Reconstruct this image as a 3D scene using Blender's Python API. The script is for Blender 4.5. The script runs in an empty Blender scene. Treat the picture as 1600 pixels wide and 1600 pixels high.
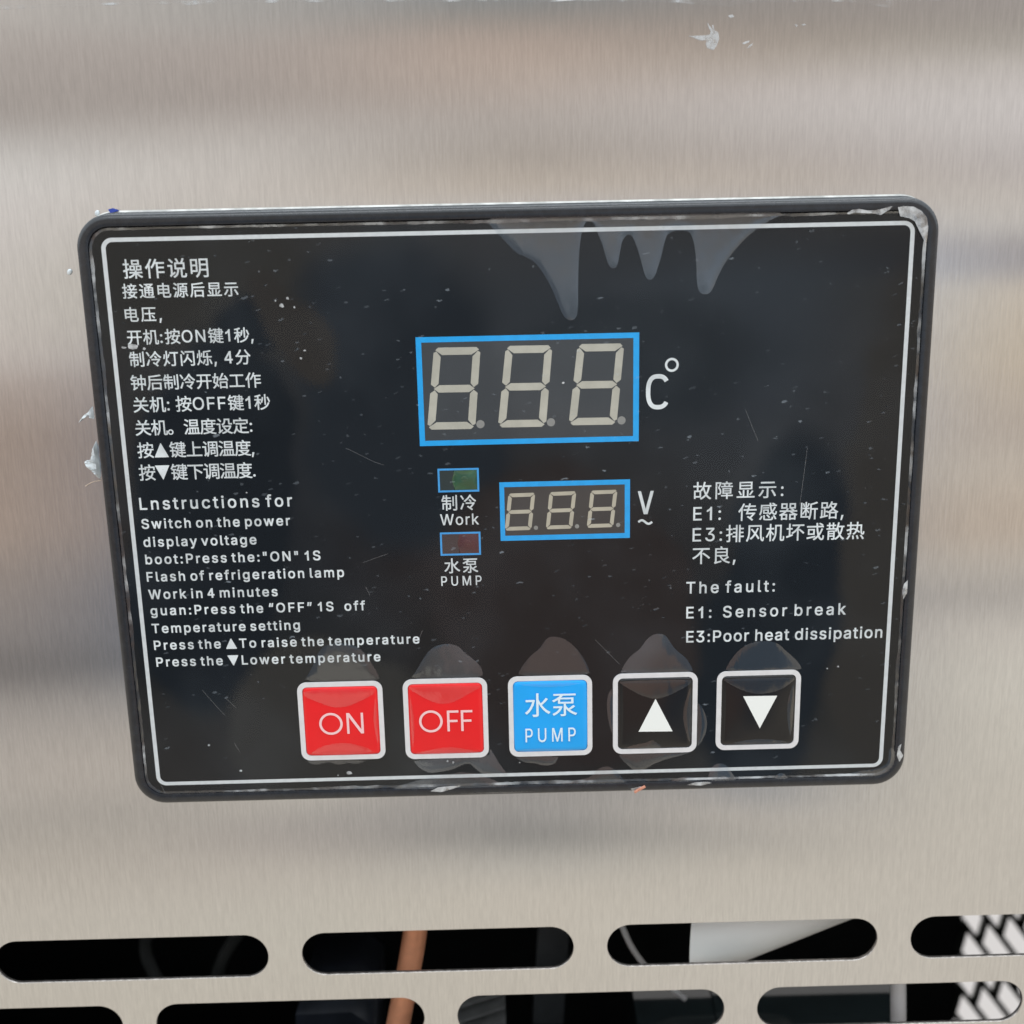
# Close-up of a controller panel on a brushed stainless steel cabinet front. Units: metres (helper inputs in mm).
import bpy, bmesh, math, random
from mathutils import Vector, noise as mnoise
from mathutils.geometry import delaunay_2d_cdt
random.seed(7)
sc = bpy.context.scene
col = sc.collection

# ------------------------------------------------------------------ measured layout (mm on the panel plane, x right, z up)
CAM = {'lens': 34.875, 'loc': [-0.002544, -0.220783, 0.047322], 'rot': [1.361187, 0.021478, -0.013047]}
CN = [('操作说明', -81.19, -63.42, 55.54, 3.77), ('接通电源后显示', -81.81, -57.48, 51.03, 2.88), ('电压,', -81.76, -74.07, 46.19, 2.91), ('开机:按ON键1秒, ', -81.76, -55.0, 41.43, 3.04), ('制冷灯闪烁,  4分', -81.75, -55.95, 36.81, 3.23), ('钟后制冷开始工作', -81.98, -54.11, 31.84, 3.27), ('关机:  按OFF键1秒', -81.93, -52.49, 27.08, 3.3), ('关机。温度设定:', -82.01, -56.73, 22.08, 3.2), ('按▲键上调温度,', -82.0, -56.69, 17.18, 3.37), ('按▼键下调温度.', -82.16, -56.78, 12.25, 3.39)]
CNR = [('故障显示:', 39.52, 59.52, 5.27, 3.46), ('E1:    传感器断路,', 39.61, 73.12, 0.18, 3.49), ('E3:排风机坏或散热', 39.55, 78.02, -4.63, 3.68), ('不良,', 39.57, 49.25, -9.54, 3.63)]
EN = [('Lnstructions for', -82.71, -49.22, 4.05), ('Switch on the power', -82.71, -50.0, -0.24), ('display voltage', -82.69, -57.75, -4.38), ('boot:Press the:"ON" 1S', -82.66, -43.79, -8.37), ('Flash of refrigeration lamp', -82.76, -38.74, -12.39), ('Work in 4 minutes', -82.74, -53.91, -16.49), ('guan:Press the “OFF” 1S   off', -82.68, -34.43, -20.31), ('Temperature setting', -82.78, -49.42, -24.51), ('Press the ▲To raise the temperature', -82.68, -22.49, -28.52), ('Press the ▼Lower temperature', -82.55, -31.57, -32.55)]
ENR = [('The fault:', 38.33, 58.33, -18.26), ('E1:  Sensor break', 38.42, 74.72, -24.14), ('E3:Poor  heat  dissipation', 38.5, 83.37, -29.91)]
BIG = [-20.52, 16.73, 27.35, 40.17]
BIGI = [-19.34, 17.88, 26.1, 39.02]
SML = [-3.38, -5.0, 25.48, 8.29]
SMLI = [-2.34, -3.85, 24.32, 7.17]
LG = [-16.89, 6.34, -7.82, 11.64]
LR = [-16.89, -8.08, -7.85, -2.75]
DB = [[(-16.65, 37.9), (-6.66, 37.85), (-8.33, 20.23), (-18.8, 20.3), (-7.17, 21.25)], [(-1.27, 37.94), (8.74, 37.89), (7.08, 20.36), (-3.41, 20.42), (8.2, 21.31)], [(14.14, 37.98), (24.16, 37.93), (22.49, 20.48), (12.0, 20.55), (23.58, 21.37)]]
DS = [[(-1.43, 5.72), (4.53, 5.8), (3.5, -2.65), (-2.42, -2.68), (4.53, -2.17)], [(7.66, 5.83), (13.62, 5.92), (12.62, -2.55), (6.7, -2.59), (13.69, -2.07)], [(16.76, 5.95), (22.72, 6.03), (21.75, -2.45), (15.83, -2.49), (22.86, -1.98)]]
T_ZL = [-16.23, 2.2, -8.63, 5.53]
T_WORK = [-16.67, -1.07, -8.15, 1.38]
T_SB = [-16.16, -12.18, -8.6, -8.91]
T_PUMP = [-16.95, -15.06, -7.93, -12.89]
T_C = [28.86, 23.59, 34.14, 31.21]
DEG = (34.42, 33.12)
T_V = [27.2, 0.33, 30.75, 5.57]
T_TIL = [27.36, -2.15, 30.43, -0.76]
BTN = [[-50.95, -56.45, -31.41, -37.22], [-26.73, -56.76, -7.33, -37.08], [-2.53, -56.84, 16.83, -37.05], [21.65, -56.81, 41.2, -37.0], [45.66, -56.5, 65.05, -37.06]]
T_ON = [-46.27, -49.76, -36.06, -44.65]
T_OFF = [-23.24, -49.8, -10.89, -44.66]
T_BSB = [1.27, -46.73, 13.28, -41.28]
T_BP = [1.28, -52.99, 12.89, -49.65]
TRI = [[(31.41, -43.08), (27.52, -51.1), (35.44, -51.22)], [(51.64, -42.98), (55.73, -51.03), (59.52, -43.05)]]
BUB = {'drips': [(-5.37, 64.48), (-2.78, 61.48), (-0.49, 59.17), (1.28, 57.18), (3.48, 56.29), (5.14, 55.34), (6.59, 53.48), (7.78, 51.62), (8.96, 49.16), (10.08, 46.35), (11.08, 44.13), (11.88, 43.24), (12.97, 42.95), (13.93, 43.6), (14.29, 45.73), (14.34, 52.34), (14.58, 57.56), (15.14, 61.11), (15.96, 63.21), (16.83, 63.58), (17.76, 62.79), (18.29, 61.36), (19.62, 58.1), (20.42, 54.96), (21.09, 53.83), (21.84, 53.55), (22.65, 54.13), (23.12, 56.73), (23.65, 59.31), (24.65, 60.46), (25.66, 60.31), (26.41, 58.61), (27.36, 55.99), (28.19, 52.7), (28.74, 51.37), (29.55, 50.96), (30.5, 51.66), (31.29, 53.94), (31.94, 56.22), (32.71, 59.45), (33.37, 60.54), (35.04, 61.02), (37.05, 60.98), (38.07, 60.31), (38.78, 58.35), (39.31, 54.43), (39.45, 50.49), (39.82, 48.5), (40.86, 47.75), (41.94, 47.92), (42.88, 48.76), (43.97, 51.71), (45.59, 54.63), (47.56, 57.0), (49.52, 59.1), (51.82, 61.0), (53.46, 62.06), (55.11, 62.93), (57.76, 63.9), (54.06, 64.49), (47.36, 64.56), (42.02, 64.41), (36.67, 64.59), (32.66, 64.41), (24.64, 64.32), (15.96, 64.24), (3.96, 64.36)], 'on_top': [(-49.31, -36.98), (-47.78, -34.68), (-46.8, -32.75), (-45.98, -30.91), (-45.02, -29.37), (-43.87, -28.41), (-42.28, -28.0), (-40.33, -27.93), (-38.0, -28.23), (-35.92, -29.44), (-34.63, -31.0), (-33.56, -32.98), (-32.48, -35.09), (-31.72, -37.2), (-40.07, -37.14)], 'off_top': [(-24.89, -36.96), (-23.64, -35.32), (-22.59, -33.6), (-21.33, -31.56), (-20.09, -30.02), (-18.89, -29.27), (-17.5, -28.81), (-15.93, -28.69), (-14.38, -29.02), (-13.23, -29.71), (-12.29, -30.97), (-10.75, -32.17), (-9.22, -33.62), (-8.36, -35.02), (-8.14, -37.11), (-16.42, -37.1)], 'pump_top': [(-0.36, -36.9), (0.5, -35.12), (1.54, -33.6), (3.18, -31.71), (4.79, -30.55), (5.63, -29.37), (6.29, -28.34), (7.21, -27.69), (8.39, -27.58), (10.3, -28.06), (12.02, -29.3), (13.7, -31.12), (15.05, -33.23), (15.96, -35.19), (16.41, -37.0), (8.37, -36.98)], 'up_top': [(23.35, -36.94), (23.99, -35.26), (25.0, -33.64), (26.19, -32.32), (27.65, -31.3), (28.64, -29.98), (29.55, -28.66), (30.82, -27.73), (32.19, -27.53), (33.33, -27.8), (34.12, -28.58), (34.86, -29.9), (35.89, -31.37), (37.51, -32.76), (38.77, -34.0), (39.62, -35.48), (40.2, -37.15), (32.28, -37.03)], 'down_top': [(47.38, -37.09), (48.12, -35.32), (49.32, -33.41), (50.57, -31.99), (52.0, -30.92), (53.36, -30.28), (55.09, -29.94), (57.15, -29.95), (59.0, -30.38), (60.17, -31.18), (61.23, -32.37), (62.79, -33.67), (64.08, -35.06), (64.86, -36.15), (65.09, -37.17), (56.23, -37.18)], 'up_right': [(41.2, -44.33), (42.19, -45.44), (42.96, -46.95), (43.46, -48.7), (43.58, -50.2), (43.34, -52.04), (42.72, -53.67), (41.94, -54.91), (41.3, -55.59)], 'up_left': [(21.51, -40.36), (20.77, -41.42), (20.35, -42.88), (20.21, -44.85), (20.35, -47.08), (20.76, -49.32), (21.13, -50.83), (21.6, -51.99)], 'up_low': [(22.72, -56.79), (23.66, -58.18), (24.74, -59.38), (25.92, -60.63), (27.24, -61.37), (28.37, -61.3), (29.68, -60.63), (31.31, -59.56), (33.19, -58.8), (35.29, -58.15), (37.4, -57.7), (40.06, -56.97), (31.53, -56.94)], 'off_low': [(-25.03, -56.93), (-24.33, -58.42), (-23.05, -59.64), (-21.27, -60.47), (-19.65, -60.3), (-17.83, -60.04), (-15.6, -59.58), (-13.55, -58.51), (-11.94, -58.21), (-11.16, -59.01), (-9.98, -60.26), (-8.6, -61.18), (-6.79, -61.58), (-3.97, -61.66), (-3.08, -61.42), (-3.93, -60.08), (-5.1, -58.4), (-6.06, -56.33), (-7.17, -54.35), (-7.31, -56.81)], 'pump_low': [(-1.33, -56.88), (-0.31, -57.67), (1.08, -58.41), (3.41, -58.63), (5.04, -59.23), (6.45, -59.32), (7.72, -59.0), (8.48, -58.26), (8.96, -56.91)], 'on_low': [(-49.98, -56.54), (-49.03, -57.3), (-47.45, -57.65), (-46.01, -57.17), (-44.4, -57.04), (-43.23, -57.55), (-41.84, -57.72), (-40.41, -57.24), (-38.82, -57.63), (-37.21, -57.41), (-35.57, -56.77)], 'down_in': [(47.13, -38.31), (63.19, -38.29), (62.43, -40.08), (60.98, -41.02), (59.63, -42.07), (57.33, -42.69), (55.01, -42.63), (52.68, -42.03), (50.34, -40.84), (48.23, -39.95)], 'up_in': [(23.08, -38.15), (39.43, -38.39), (38.76, -39.7), (36.93, -40.77), (35.1, -41.9), (33.25, -42.64), (31.18, -42.88), (29.09, -42.23), (26.77, -40.99), (24.92, -39.96)], 'low_a': [(7.74, -64.66), (11.05, -63.61), (14.68, -63.0), (16.66, -62.34), (17.98, -60.6), (19.62, -59.86), (21.27, -60.05), (22.58, -61.3), (24.1, -63.12), (25.16, -64.87), (17.63, -64.8)], 'low_b': [(34.54, -64.85), (35.98, -63.6), (39.07, -62.97), (40.4, -63.29), (43.39, -64.38), (44.31, -64.33), (44.15, -62.61), (44.77, -60.99), (45.81, -60.03), (47.12, -59.85), (48.59, -60.6), (49.62, -62.27), (50.86, -64.3), (50.34, -64.93), (44.06, -64.97)], 'low_c': [(59.47, -64.76), (60.21, -63.14), (61.19, -62.73), (62.19, -62.98), (63.24, -64.65)], 'low_d': [(75.81, -64.36), (77.74, -63.2), (80.36, -62.63), (83.65, -62.36), (85.59, -61.56), (86.53, -60.59), (86.45, -57.04), (87.85, -57.37), (88.31, -60.64), (87.5, -62.62), (85.59, -63.92), (82.43, -64.33)], 'low_e': [(-32.25, -64.98), (-26.13, -62.54), (-18.58, -61.13), (-12.55, -60.16), (-5.87, -62.79), (-2.14, -64.52), (3.88, -64.37), (6.88, -65.76), (-8.21, -66.16)], 'tr_corner': [(81.18, 64.71), (82.51, 64.94), (84.53, 64.77), (86.27, 63.83), (87.43, 62.52), (87.83, 60.58), (87.77, 58.31), (87.56, 56.36), (87.05, 58.0), (86.29, 59.31), (85.53, 60.63), (84.92, 61.8), (83.67, 62.47), (81.76, 62.9)], 'tr_tear': [(70.5, 63.71), (71.61, 64.39), (73.14, 64.55), (74.84, 64.2), (76.51, 64.23), (78.04, 64.52), (79.49, 64.87), (80.02, 64.99), (79.53, 64.29), (78.75, 63.86), (77.71, 63.24), (76.21, 63.59), (74.19, 63.69), (72.17, 63.86), (70.98, 63.5)], 'glint_a': [(-21.42, -64.96), (-19.58, -64.03), (-17.17, -63.77), (-13.86, -63.7), (-15.99, -64.46), (-18.72, -65.2)], 'glint_b': [(39.04, -65.03), (40.84, -64.43), (44.01, -64.36), (44.92, -64.71), (42.37, -65.29)], 'glint_c': [(88.49, -56.66), (89.2, -56.03), (89.0, -57.64), (89.83, -58.96), (89.02, -60.56), (88.32, -58.92)], 'glint_d': [(25.75, -65.64), (28.31, -65.06), (28.01, -65.87), (26.51, -66.32)], 'glint_f': [(87.43, -17.07), (88.25, -16.19), (88.29, -19.2), (87.51, -20.69), (87.11, -18.86)]}
SMEAR = [(38.03, 100.16), (38.91, 99.87), (40.41, 99.24), (41.71, 99.31), (41.62, 98.48), (41.93, 97.78), (43.24, 97.33), (43.92, 98.2), (44.39, 99.58), (44.12, 100.74), (43.36, 101.21), (43.09, 102.25), (42.85, 102.03), (42.99, 101.22), (41.84, 102.62), (42.23, 101.58), (42.62, 100.95), (42.38, 100.31), (40.39, 100.16)]
SMEAR2 = [[(49.15, 98.52), (49.89, 98.9), (50.76, 99.05), (50.52, 98.73), (49.65, 98.37)], [(50.17, 97.62), (50.78, 98.19), (51.35, 98.53), (51.28, 98.18), (50.55, 97.57)], [(60.0, 101.94), (60.37, 102.05), (60.63, 101.7), (60.27, 101.48)], [(61.37, 101.92), (61.99, 102.02), (62.37, 101.83), (61.63, 101.75)], [(46.15, 103.91), (47.02, 104.13), (47.4, 103.66), (46.54, 103.45)]]
EDGE = [(-104.24, 107.71), (-97.71, 107.89), (-89.89, 107.99), (-80.74, 108.19), (-72.92, 108.17), (-66.4, 108.17), (-65.91, 107.8), (-59.87, 108.17), (-48.13, 108.02), (-35.05, 107.97), (-24.59, 107.84), (-14.12, 107.53), (-6.24, 107.63), (1.63, 107.43), (9.51, 107.17), (14.77, 107.38), (22.66, 107.06), (35.83, 106.58), (41.11, 106.0), (46.4, 105.66), (49.03, 106.22), (54.3, 106.49), (64.88, 106.06), (70.16, 106.2), (79.5, 104.82), (80.77, 105.77), (86.04, 106.16), (107.25, 106.03)]
BLOB1 = [(-92.94, 26.7), (-92.85, 25.72), (-92.79, 23.67), (-93.42, 23.78), (-93.48, 24.47), (-94.12, 24.77), (-94.91, 23.81), (-95.6, 23.73), (-96.69, 22.68), (-95.66, 24.03), (-94.9, 24.79), (-94.08, 25.16), (-93.41, 25.93)]
BLOB2 = [(-92.9, 19.05), (-92.86, 16.68), (-92.7, 12.69), (-92.8, 10.25), (-93.54, 10.41), (-94.05, 11.12), (-94.26, 11.93), (-95.02, 12.15), (-95.79, 13.16), (-96.29, 13.97), (-95.64, 14.55), (-94.87, 14.44), (-93.97, 15.51), (-94.0, 16.11), (-93.58, 17.29), (-93.25, 18.47)]
HAIR = [(-92.8, 9.93), (-94.2, 9.72), (-95.23, 9.34), (-96.39, 8.67)]
DROP = [(-94.69, 55.46), (-87.49, 67.49)]
TAPE = [(-84.71, 68.09), (-83.6, 68.33), (-82.57, 67.79), (-84.25, 67.3)]
PIPE = [(-27.66, 20.0, -109.27), (-30.22, 20.0, -124.78), (-33.54, 20.0, -140.65), (-37.58, 20.0, -158.96)]
CABLE = [(27.02, 35.0, -124.83), (29.25, 35.0, -131.53), (31.5, 35.0, -137.04), (34.7, 35.0, -142.42), (38.87, 35.0, -147.22), (48.03, 38.0, -157.37)]
WP = [(44.23, 25.0, -121.84), (90.59, 25.0, -102.38)]
CUT = (42.21, 6.0, -116.22)
CUTN = [-0.9367, 0.3501, 0.0]
COMP = [(34.76, 60.0, -194.57), (116.88, 60.0, -194.58)]
ROD = [(103.31, 20.0, -132.89), (105.7, 20.0, -169.96)]
FIN = [(-20.47, 50.0, -169.63), (-8.78, 50.0, -174.14)]
GR = [(273.27, 300.0, -318.17), (306.04, 300.0, -388.92)]
BRACKET = [(6.89, 80.0, -149.52), (17.27, 80.0, -149.83), (13.93, 80.0, -199.43), (3.22, 80.0, -199.08)]
MOTOR = [(-72.38, 55.0, -172.92), (-54.89, 55.0, -172.32), (-49.04, 55.0, -176.94), (-50.46, 55.0, -212.85), (-74.99, 55.0, -212.02)]
WIRES = [[(-129.31, 90.0, -161.93), (-132.1, 90.0, -174.46), (-126.16, 90.0, -192.65)], [(-87.65, 70.0, -147.13), (-99.39, 75.0, -164.58), (-107.27, 80.0, -185.4)]]
SCRATCH = [[(-34.27, -9.17), (-30.93, -8.0), (-28.61, -7.26)], [(-33.99, -14.75), (-33.09, -16.86)], [(-72.6, -38.46), (-70.11, -41.97), (-67.85, -44.87)], [(-67.49, -40.48), (-65.2, -43.05)], [(-66.33, -51.74), (-65.18, -54.01)], [(-36.67, 16.77), (-30.56, 13.52), (-28.5, 12.77)], [(-22.44, -27.28), (-21.63, -25.32)], [(17.59, -28.63), (23.15, -34.64)], [(63.21, 1.54), (64.4, 14.41)], [(-84.43, -61.38), (-83.47, -63.86)], [(-4.37, -63.15), (-2.16, -65.18)], [(50.51, 23.15), (53.52, 16.08)]]
FLECK = [((-72.29, -52.05), 0.32, 1.0), ((-65.39, -58.68), 0.32, 1.3), ((-48.46, 47.34), 0.5, 1.2), ((-47.14, 48.9), 0.38, 1), ((-45.78, 47.02), 0.25, 1), ((-49.73, 48.43), 0.2, 1), ((-45.13, 36.29), 0.3, 1.1), ((-44.21, 37.89), 0.22, 1.5), ((10.92, 29.85), 0.3, 1.5), ((-80.94, 39.64), 0.9, 1.6), ((-82.59, 39.41), 0.3, 2), ((-78.28, 39.05), 0.35, 1.2), ((-79.92, 37.6), 0.25, 1), ((-40.23, -59.87), 0.5, 2.2), ((-42.81, -60.45), 0.25, 1), ((-17.1, -57.6), 0.3, 1), ((-15.77, -57.96), 0.35, 1), ((28.36, -47.32), 0.2, 1.2), ((-0.21, -58.4), 0.18, 1), ((44.6, 6.32), 0.2, 1.5), ((73.55, -36.59), 0.25, 1.3), ((71.06, -36.99), 0.2, 1), ((-70.82, -11.29), 0.15, 1), ((-58.96, 7.37), 0.18, 1.3), ((-11.1, -37.15), 0.2, 1), ((-37.11, -32.58), 0.2, 1.5)]
STEEL_SCRATCH = [[(92.67, -88.36), (94.63, -94.56), (100.98, -100.06), (109.34, -104.78)], [(91.4, -87.02), (99.6, -91.19), (110.22, -95.02), (120.2, -99.75)], [(93.23, -91.0), (103.24, -97.91), (115.79, -104.97)]]
ENV = [(-0.473, [(0.3612, 0.429, 0.392, 0.352), (0.2758, 0.468, 0.429, 0.392), (0.2483, 0.413, 0.371, 0.337), (0.1812, 0.376, 0.337, 0.305), (0.1612, 0.468, 0.434, 0.402), (0.1352, 0.558, 0.527, 0.491), (0.0943, 0.578, 0.533, 0.497), (-0.0083, 0.546, 0.485, 0.434), (-0.0519, 0.515, 0.445, 0.392), (-0.074, 0.44, 0.361, 0.305), (-0.1285, 0.381, 0.296, 0.235), (-0.2278, 0.366, 0.279, 0.216), (-0.2687, 0.305, 0.246, 0.202), (-0.3383, 0.266, 0.227, 0.198), (-0.3825, 0.175, 0.153, 0.136), (-0.4172, 0.328, 0.292, 0.258), (-0.5062, 0.413, 0.366, 0.319), (-0.5518, 0.352, 0.319, 0.279), (-0.5983, 0.434, 0.386, 0.328), (-0.6695, 0.479, 0.434, 0.371), (-0.801, 0.491, 0.445, 0.376)]), (-0.251, [(0.3579, 0.413, 0.381, 0.352), (0.2667, 0.392, 0.366, 0.337), (0.2446, 0.392, 0.347, 0.314), (0.1943, 0.361, 0.319, 0.287), (0.1772, 0.445, 0.402, 0.366), (0.1485, 0.515, 0.474, 0.434), (0.1077, 0.515, 0.468, 0.423), (0.0361, 0.468, 0.445, 0.413), (-0.0254, 0.352, 0.332, 0.305), (-0.1013, 0.305, 0.305, 0.314), (-0.1796, 0.231, 0.254, 0.296), (-0.2743, 0.181, 0.202, 0.238), (-0.38, 0.209, 0.216, 0.216), (-0.4753, 0.352, 0.314, 0.279), (-0.5433, 0.376, 0.342, 0.305), (-0.5741, 0.376, 0.337, 0.301), (-0.6132, 0.462, 0.413, 0.356), (-0.6769, 0.479, 0.44, 0.376), (-0.809, 0.491, 0.445, 0.376)]), (0.01, [(0.354, 0.305, 0.305, 0.305), (0.2679, 0.246, 0.242, 0.231), (0.2541, 0.305, 0.266, 0.231), (0.2347, 0.413, 0.332, 0.279), (0.2123, 0.434, 0.352, 0.296), (0.1897, 0.418, 0.352, 0.305), (0.1611, 0.381, 0.337, 0.301), (0.1321, 0.352, 0.309, 0.27), (0.1028, 0.456, 0.392, 0.332), (0.0551, 0.503, 0.503, 0.515), (-0.006, 0.434, 0.479, 0.539), (-0.0943, 0.381, 0.413, 0.468), (-0.1859, 0.305, 0.242, 0.205), (-0.2535, 0.314, 0.195, 0.138), (-0.3513, 0.254, 0.181, 0.141), (-0.4383, 0.223, 0.162, 0.127), (-0.498, 0.262, 0.242, 0.223), (-0.5475, 0.287, 0.27, 0.25), (-0.5785, 0.209, 0.202, 0.188), (-0.6098, 0.376, 0.352, 0.314), (-0.6534, 0.468, 0.423, 0.361), (-0.8185, 0.491, 0.445, 0.376)]), (0.258, [(0.3502, 0.305, 0.287, 0.27), (0.2583, 0.305, 0.275, 0.25), (0.2305, 0.342, 0.296, 0.254), (0.2108, 0.413, 0.361, 0.314), (0.1853, 0.491, 0.44, 0.407), (0.1624, 0.479, 0.434, 0.402), (0.1333, 0.423, 0.381, 0.352), (0.104, 0.456, 0.402, 0.352), (0.0742, 0.445, 0.413, 0.392), (0.0135, 0.503, 0.578, 0.672), (-0.087, 0.445, 0.515, 0.61), (-0.1918, 0.352, 0.361, 0.381), (-0.2598, 0.254, 0.246, 0.246), (-0.3296, 0.181, 0.195, 0.223), (-0.416, 0.175, 0.181, 0.188), (-0.4903, 0.376, 0.352, 0.314), (-0.5591, 0.445, 0.402, 0.352), (-0.5902, 0.392, 0.361, 0.319), (-0.6217, 0.479, 0.434, 0.371), (-0.7022, 0.503, 0.462, 0.397), (-0.8275, 0.503, 0.456, 0.392)]), (0.483, [(0.3468, 0.376, 0.337, 0.305), (0.2545, 0.356, 0.319, 0.292), (0.2322, 0.381, 0.347, 0.301), (0.2153, 0.491, 0.445, 0.407), (0.1812, 0.552, 0.509, 0.479), (0.1524, 0.521, 0.479, 0.451), (0.1232, 0.451, 0.407, 0.381), (0.0937, 0.503, 0.451, 0.402), (0.0667, 0.515, 0.468, 0.418), (0.0504, 0.366, 0.323, 0.296), (0.0242, 0.342, 0.305, 0.287), (0.0088, 0.509, 0.429, 0.337), (-0.0665, 0.497, 0.407, 0.305), (-0.131, 0.445, 0.366, 0.292), (-0.1706, 0.509, 0.434, 0.352), (-0.2381, 0.479, 0.386, 0.301), (-0.2795, 0.503, 0.445, 0.376), (-0.3109, 0.366, 0.332, 0.296), (-0.3393, 0.521, 0.468, 0.407), (-0.4078, 0.558, 0.515, 0.445), (-0.5507, 0.527, 0.479, 0.407), (-0.71, 0.515, 0.468, 0.402), (-0.836, 0.509, 0.462, 0.397)])]
SHAPES = [(-0.2995, 0.0241, 0.1249, 0.0731, 0, 0.35, (0.72, 0.66, 0.56)), (-0.098, -0.0903, 0.1155, 0.1536, 0.1, 0.35, (0.26, 0.34, 0.45)), (-0.3052, -0.2342, 0.0855, 0.2099, -0.15, 0.14, (0.12, 0.175, 0.25)), (-0.246, -0.0099, 0.0472, 0.0278, 0.2, 0.25, (0.12, 0.175, 0.25)), (-0.2084, -0.0144, 0.0302, 0.0589, 0.5, 0.25, (0.66, 0.55, 0.44)), (-0.2036, -0.4492, 0.1033, 0.0961, 0, 0.16, (0.8, 0.74, 0.64)), (0.0601, -0.3311, 0.1353, 0.1837, 0.55, 0.14, (0.53, 0.37, 0.31)), (0.2874, -0.3529, 0.0716, 0.2069, -0.1, 0.2, (0.16, 0.23, 0.32)), (0.397, -0.2524, 0.0434, 0.2877, 0, 0.35, (0.72, 0.64, 0.54)), (0.1526, -0.0598, 0.1284, 0.057, 0, 0.6, (0.45, 0.55, 0.66))]
CHIP = [(26.69, -66.49), (29.19, -65.05)]

# ------------------------------------------------------------------ camera
cam_d = bpy.data.cameras.new('camera'); cam = bpy.data.objects.new('camera', cam_d); col.objects.link(cam)
cam_d.sensor_width = 36.0; cam_d.lens = CAM['lens']
cam.location = CAM['loc']; cam.rotation_euler = CAM['rot']
cam_d.clip_start = 0.01; cam_d.clip_end = 50
cam_d.dof.use_dof = True; cam_d.dof.focus_distance = 0.222; cam_d.dof.aperture_fstop = 13.0
sc.camera = cam
sc.view_settings.view_transform = 'Standard'; sc.view_settings.look = 'None'
sc.view_settings.exposure = 0.0; sc.view_settings.gamma = 1.0
sc.view_settings.use_curve_mapping = False

# ------------------------------------------------------------------ node helper
class NT:
    def __init__(s, tree): s.t = tree; s.n = tree.nodes; s.l = tree.links
    def add(s, typ, **kw):
        n = s.n.new(typ)
        for k, v in kw.items(): setattr(n, k, v)
        return n
    def put(s, sock, v):
        if isinstance(v, bpy.types.NodeSocket): s.l.new(v, sock)
        elif v is not None: sock.default_value = v
    def m(s, op, a, b=None, c=None, clamp=False):
        n = s.add('ShaderNodeMath', operation=op, use_clamp=clamp)
        for i, v in enumerate((a, b, c)): s.put(n.inputs[i], v)
        return n.outputs[0]
    def mr(s, v, a, b, c=0.0, d=1.0, smooth=True):
        n = s.add('ShaderNodeMapRange', interpolation_type='SMOOTHSTEP' if smooth else 'LINEAR')
        s.put(n.inputs[0], v)
        for i, x in enumerate((a, b, c, d)): s.put(n.inputs[i+1], x)
        return n.outputs[0]
    def mix(s, fac, a, b, mode='MIX'):
        n = s.add('ShaderNodeMix', data_type='RGBA', blend_type=mode)
        s.put(n.inputs[0], fac); s.put(n.inputs[6], a); s.put(n.inputs[7], b)
        return n.outputs[2]
    def xyz(s, x, y, z):
        n = s.add('ShaderNodeCombineXYZ')
        for i, v in enumerate((x, y, z)): s.put(n.inputs[i], v)
        return n.outputs[0]
    def noise(s, vec, scale, detail=2.0, rough=0.5, dist=0.0):
        n = s.add('ShaderNodeTexNoise'); s.put(n.inputs['Vector'], vec)
        n.inputs['Scale'].default_value = scale; n.inputs['Detail'].default_value = detail
        n.inputs['Roughness'].default_value = rough; n.inputs['Distortion'].default_value = dist
        return n.outputs[0]
    def scale(s, vec, k):
        n = s.add('ShaderNodeMapping'); s.put(n.inputs[0], vec); n.inputs['Scale'].default_value = k
        return n.outputs[0]
    def obj(s): return s.add('ShaderNodeTexCoord').outputs['Object']

# ------------------------------------------------------------------ world: the workshop round the cabinet as a procedural environment
STEEL_F0 = 0.64
world = bpy.data.worlds.new('World'); sc.world = world; world.use_nodes = True
w = NT(world.node_tree); w.n.clear()
g = w.add('ShaderNodeTexCoord').outputs['Generated']
sx = w.add('ShaderNodeSeparateXYZ'); w.l.new(g, sx.inputs[0])
X, Y, Z = sx.outputs
fy = w.m('MAXIMUM', w.m('MULTIPLY', Y, -1.0), 0.12)
U = w.m('DIVIDE', X, fy); V = w.m('DIVIDE', Z, fy)
wob = w.noise(w.xyz(w.m('MULTIPLY', U, 2.2), w.m('MULTIPLY', V, 1.0), 0.0), 1.3, 2.0)
V2 = w.m('ADD', V, w.m('MULTIPLY', w.m('SUBTRACT', wob, 0.5), 0.05))
t = w.m('MULTIPLY', w.m('ADD', V2, 1.0), 0.6667, clamp=True)
cur = None; prev_u = None
for (cu, stops) in ENV:
    r = w.add('ShaderNodeValToRGB'); w.put(r.inputs[0], t)
    el = r.color_ramp.elements
    r.color_ramp.interpolation = 'LINEAR'
    st = sorted(stops)
    sm = []
    for i in range(len(st)):                              # stronger bands: the sheet blurs what it mirrors
        nb = [q for q in st if abs(q[0] - st[i][0]) < 0.14]
        mean = [sum(q[c] for q in nb) / len(nb) for c in (1, 2, 3)]
        sm.append((st[i][0],) + tuple(max(0.02, mean[c] + (st[i][c+1] - mean[c]) * 1.42) for c in range(3)))
    st = sm
    for i, (v, a, b, c) in enumerate(st):
        pos = (v + 1.0) * 0.6667
        e = el[i] if i < 2 else el.new(pos)
        e.position = pos; e.color = (a, b, c, 1)
    if cur is None: cur = r.outputs[0]
    else: cur = w.mix(w.mr(U, prev_u, cu), cur, r.outputs[0])
    prev_u = cu
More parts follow.
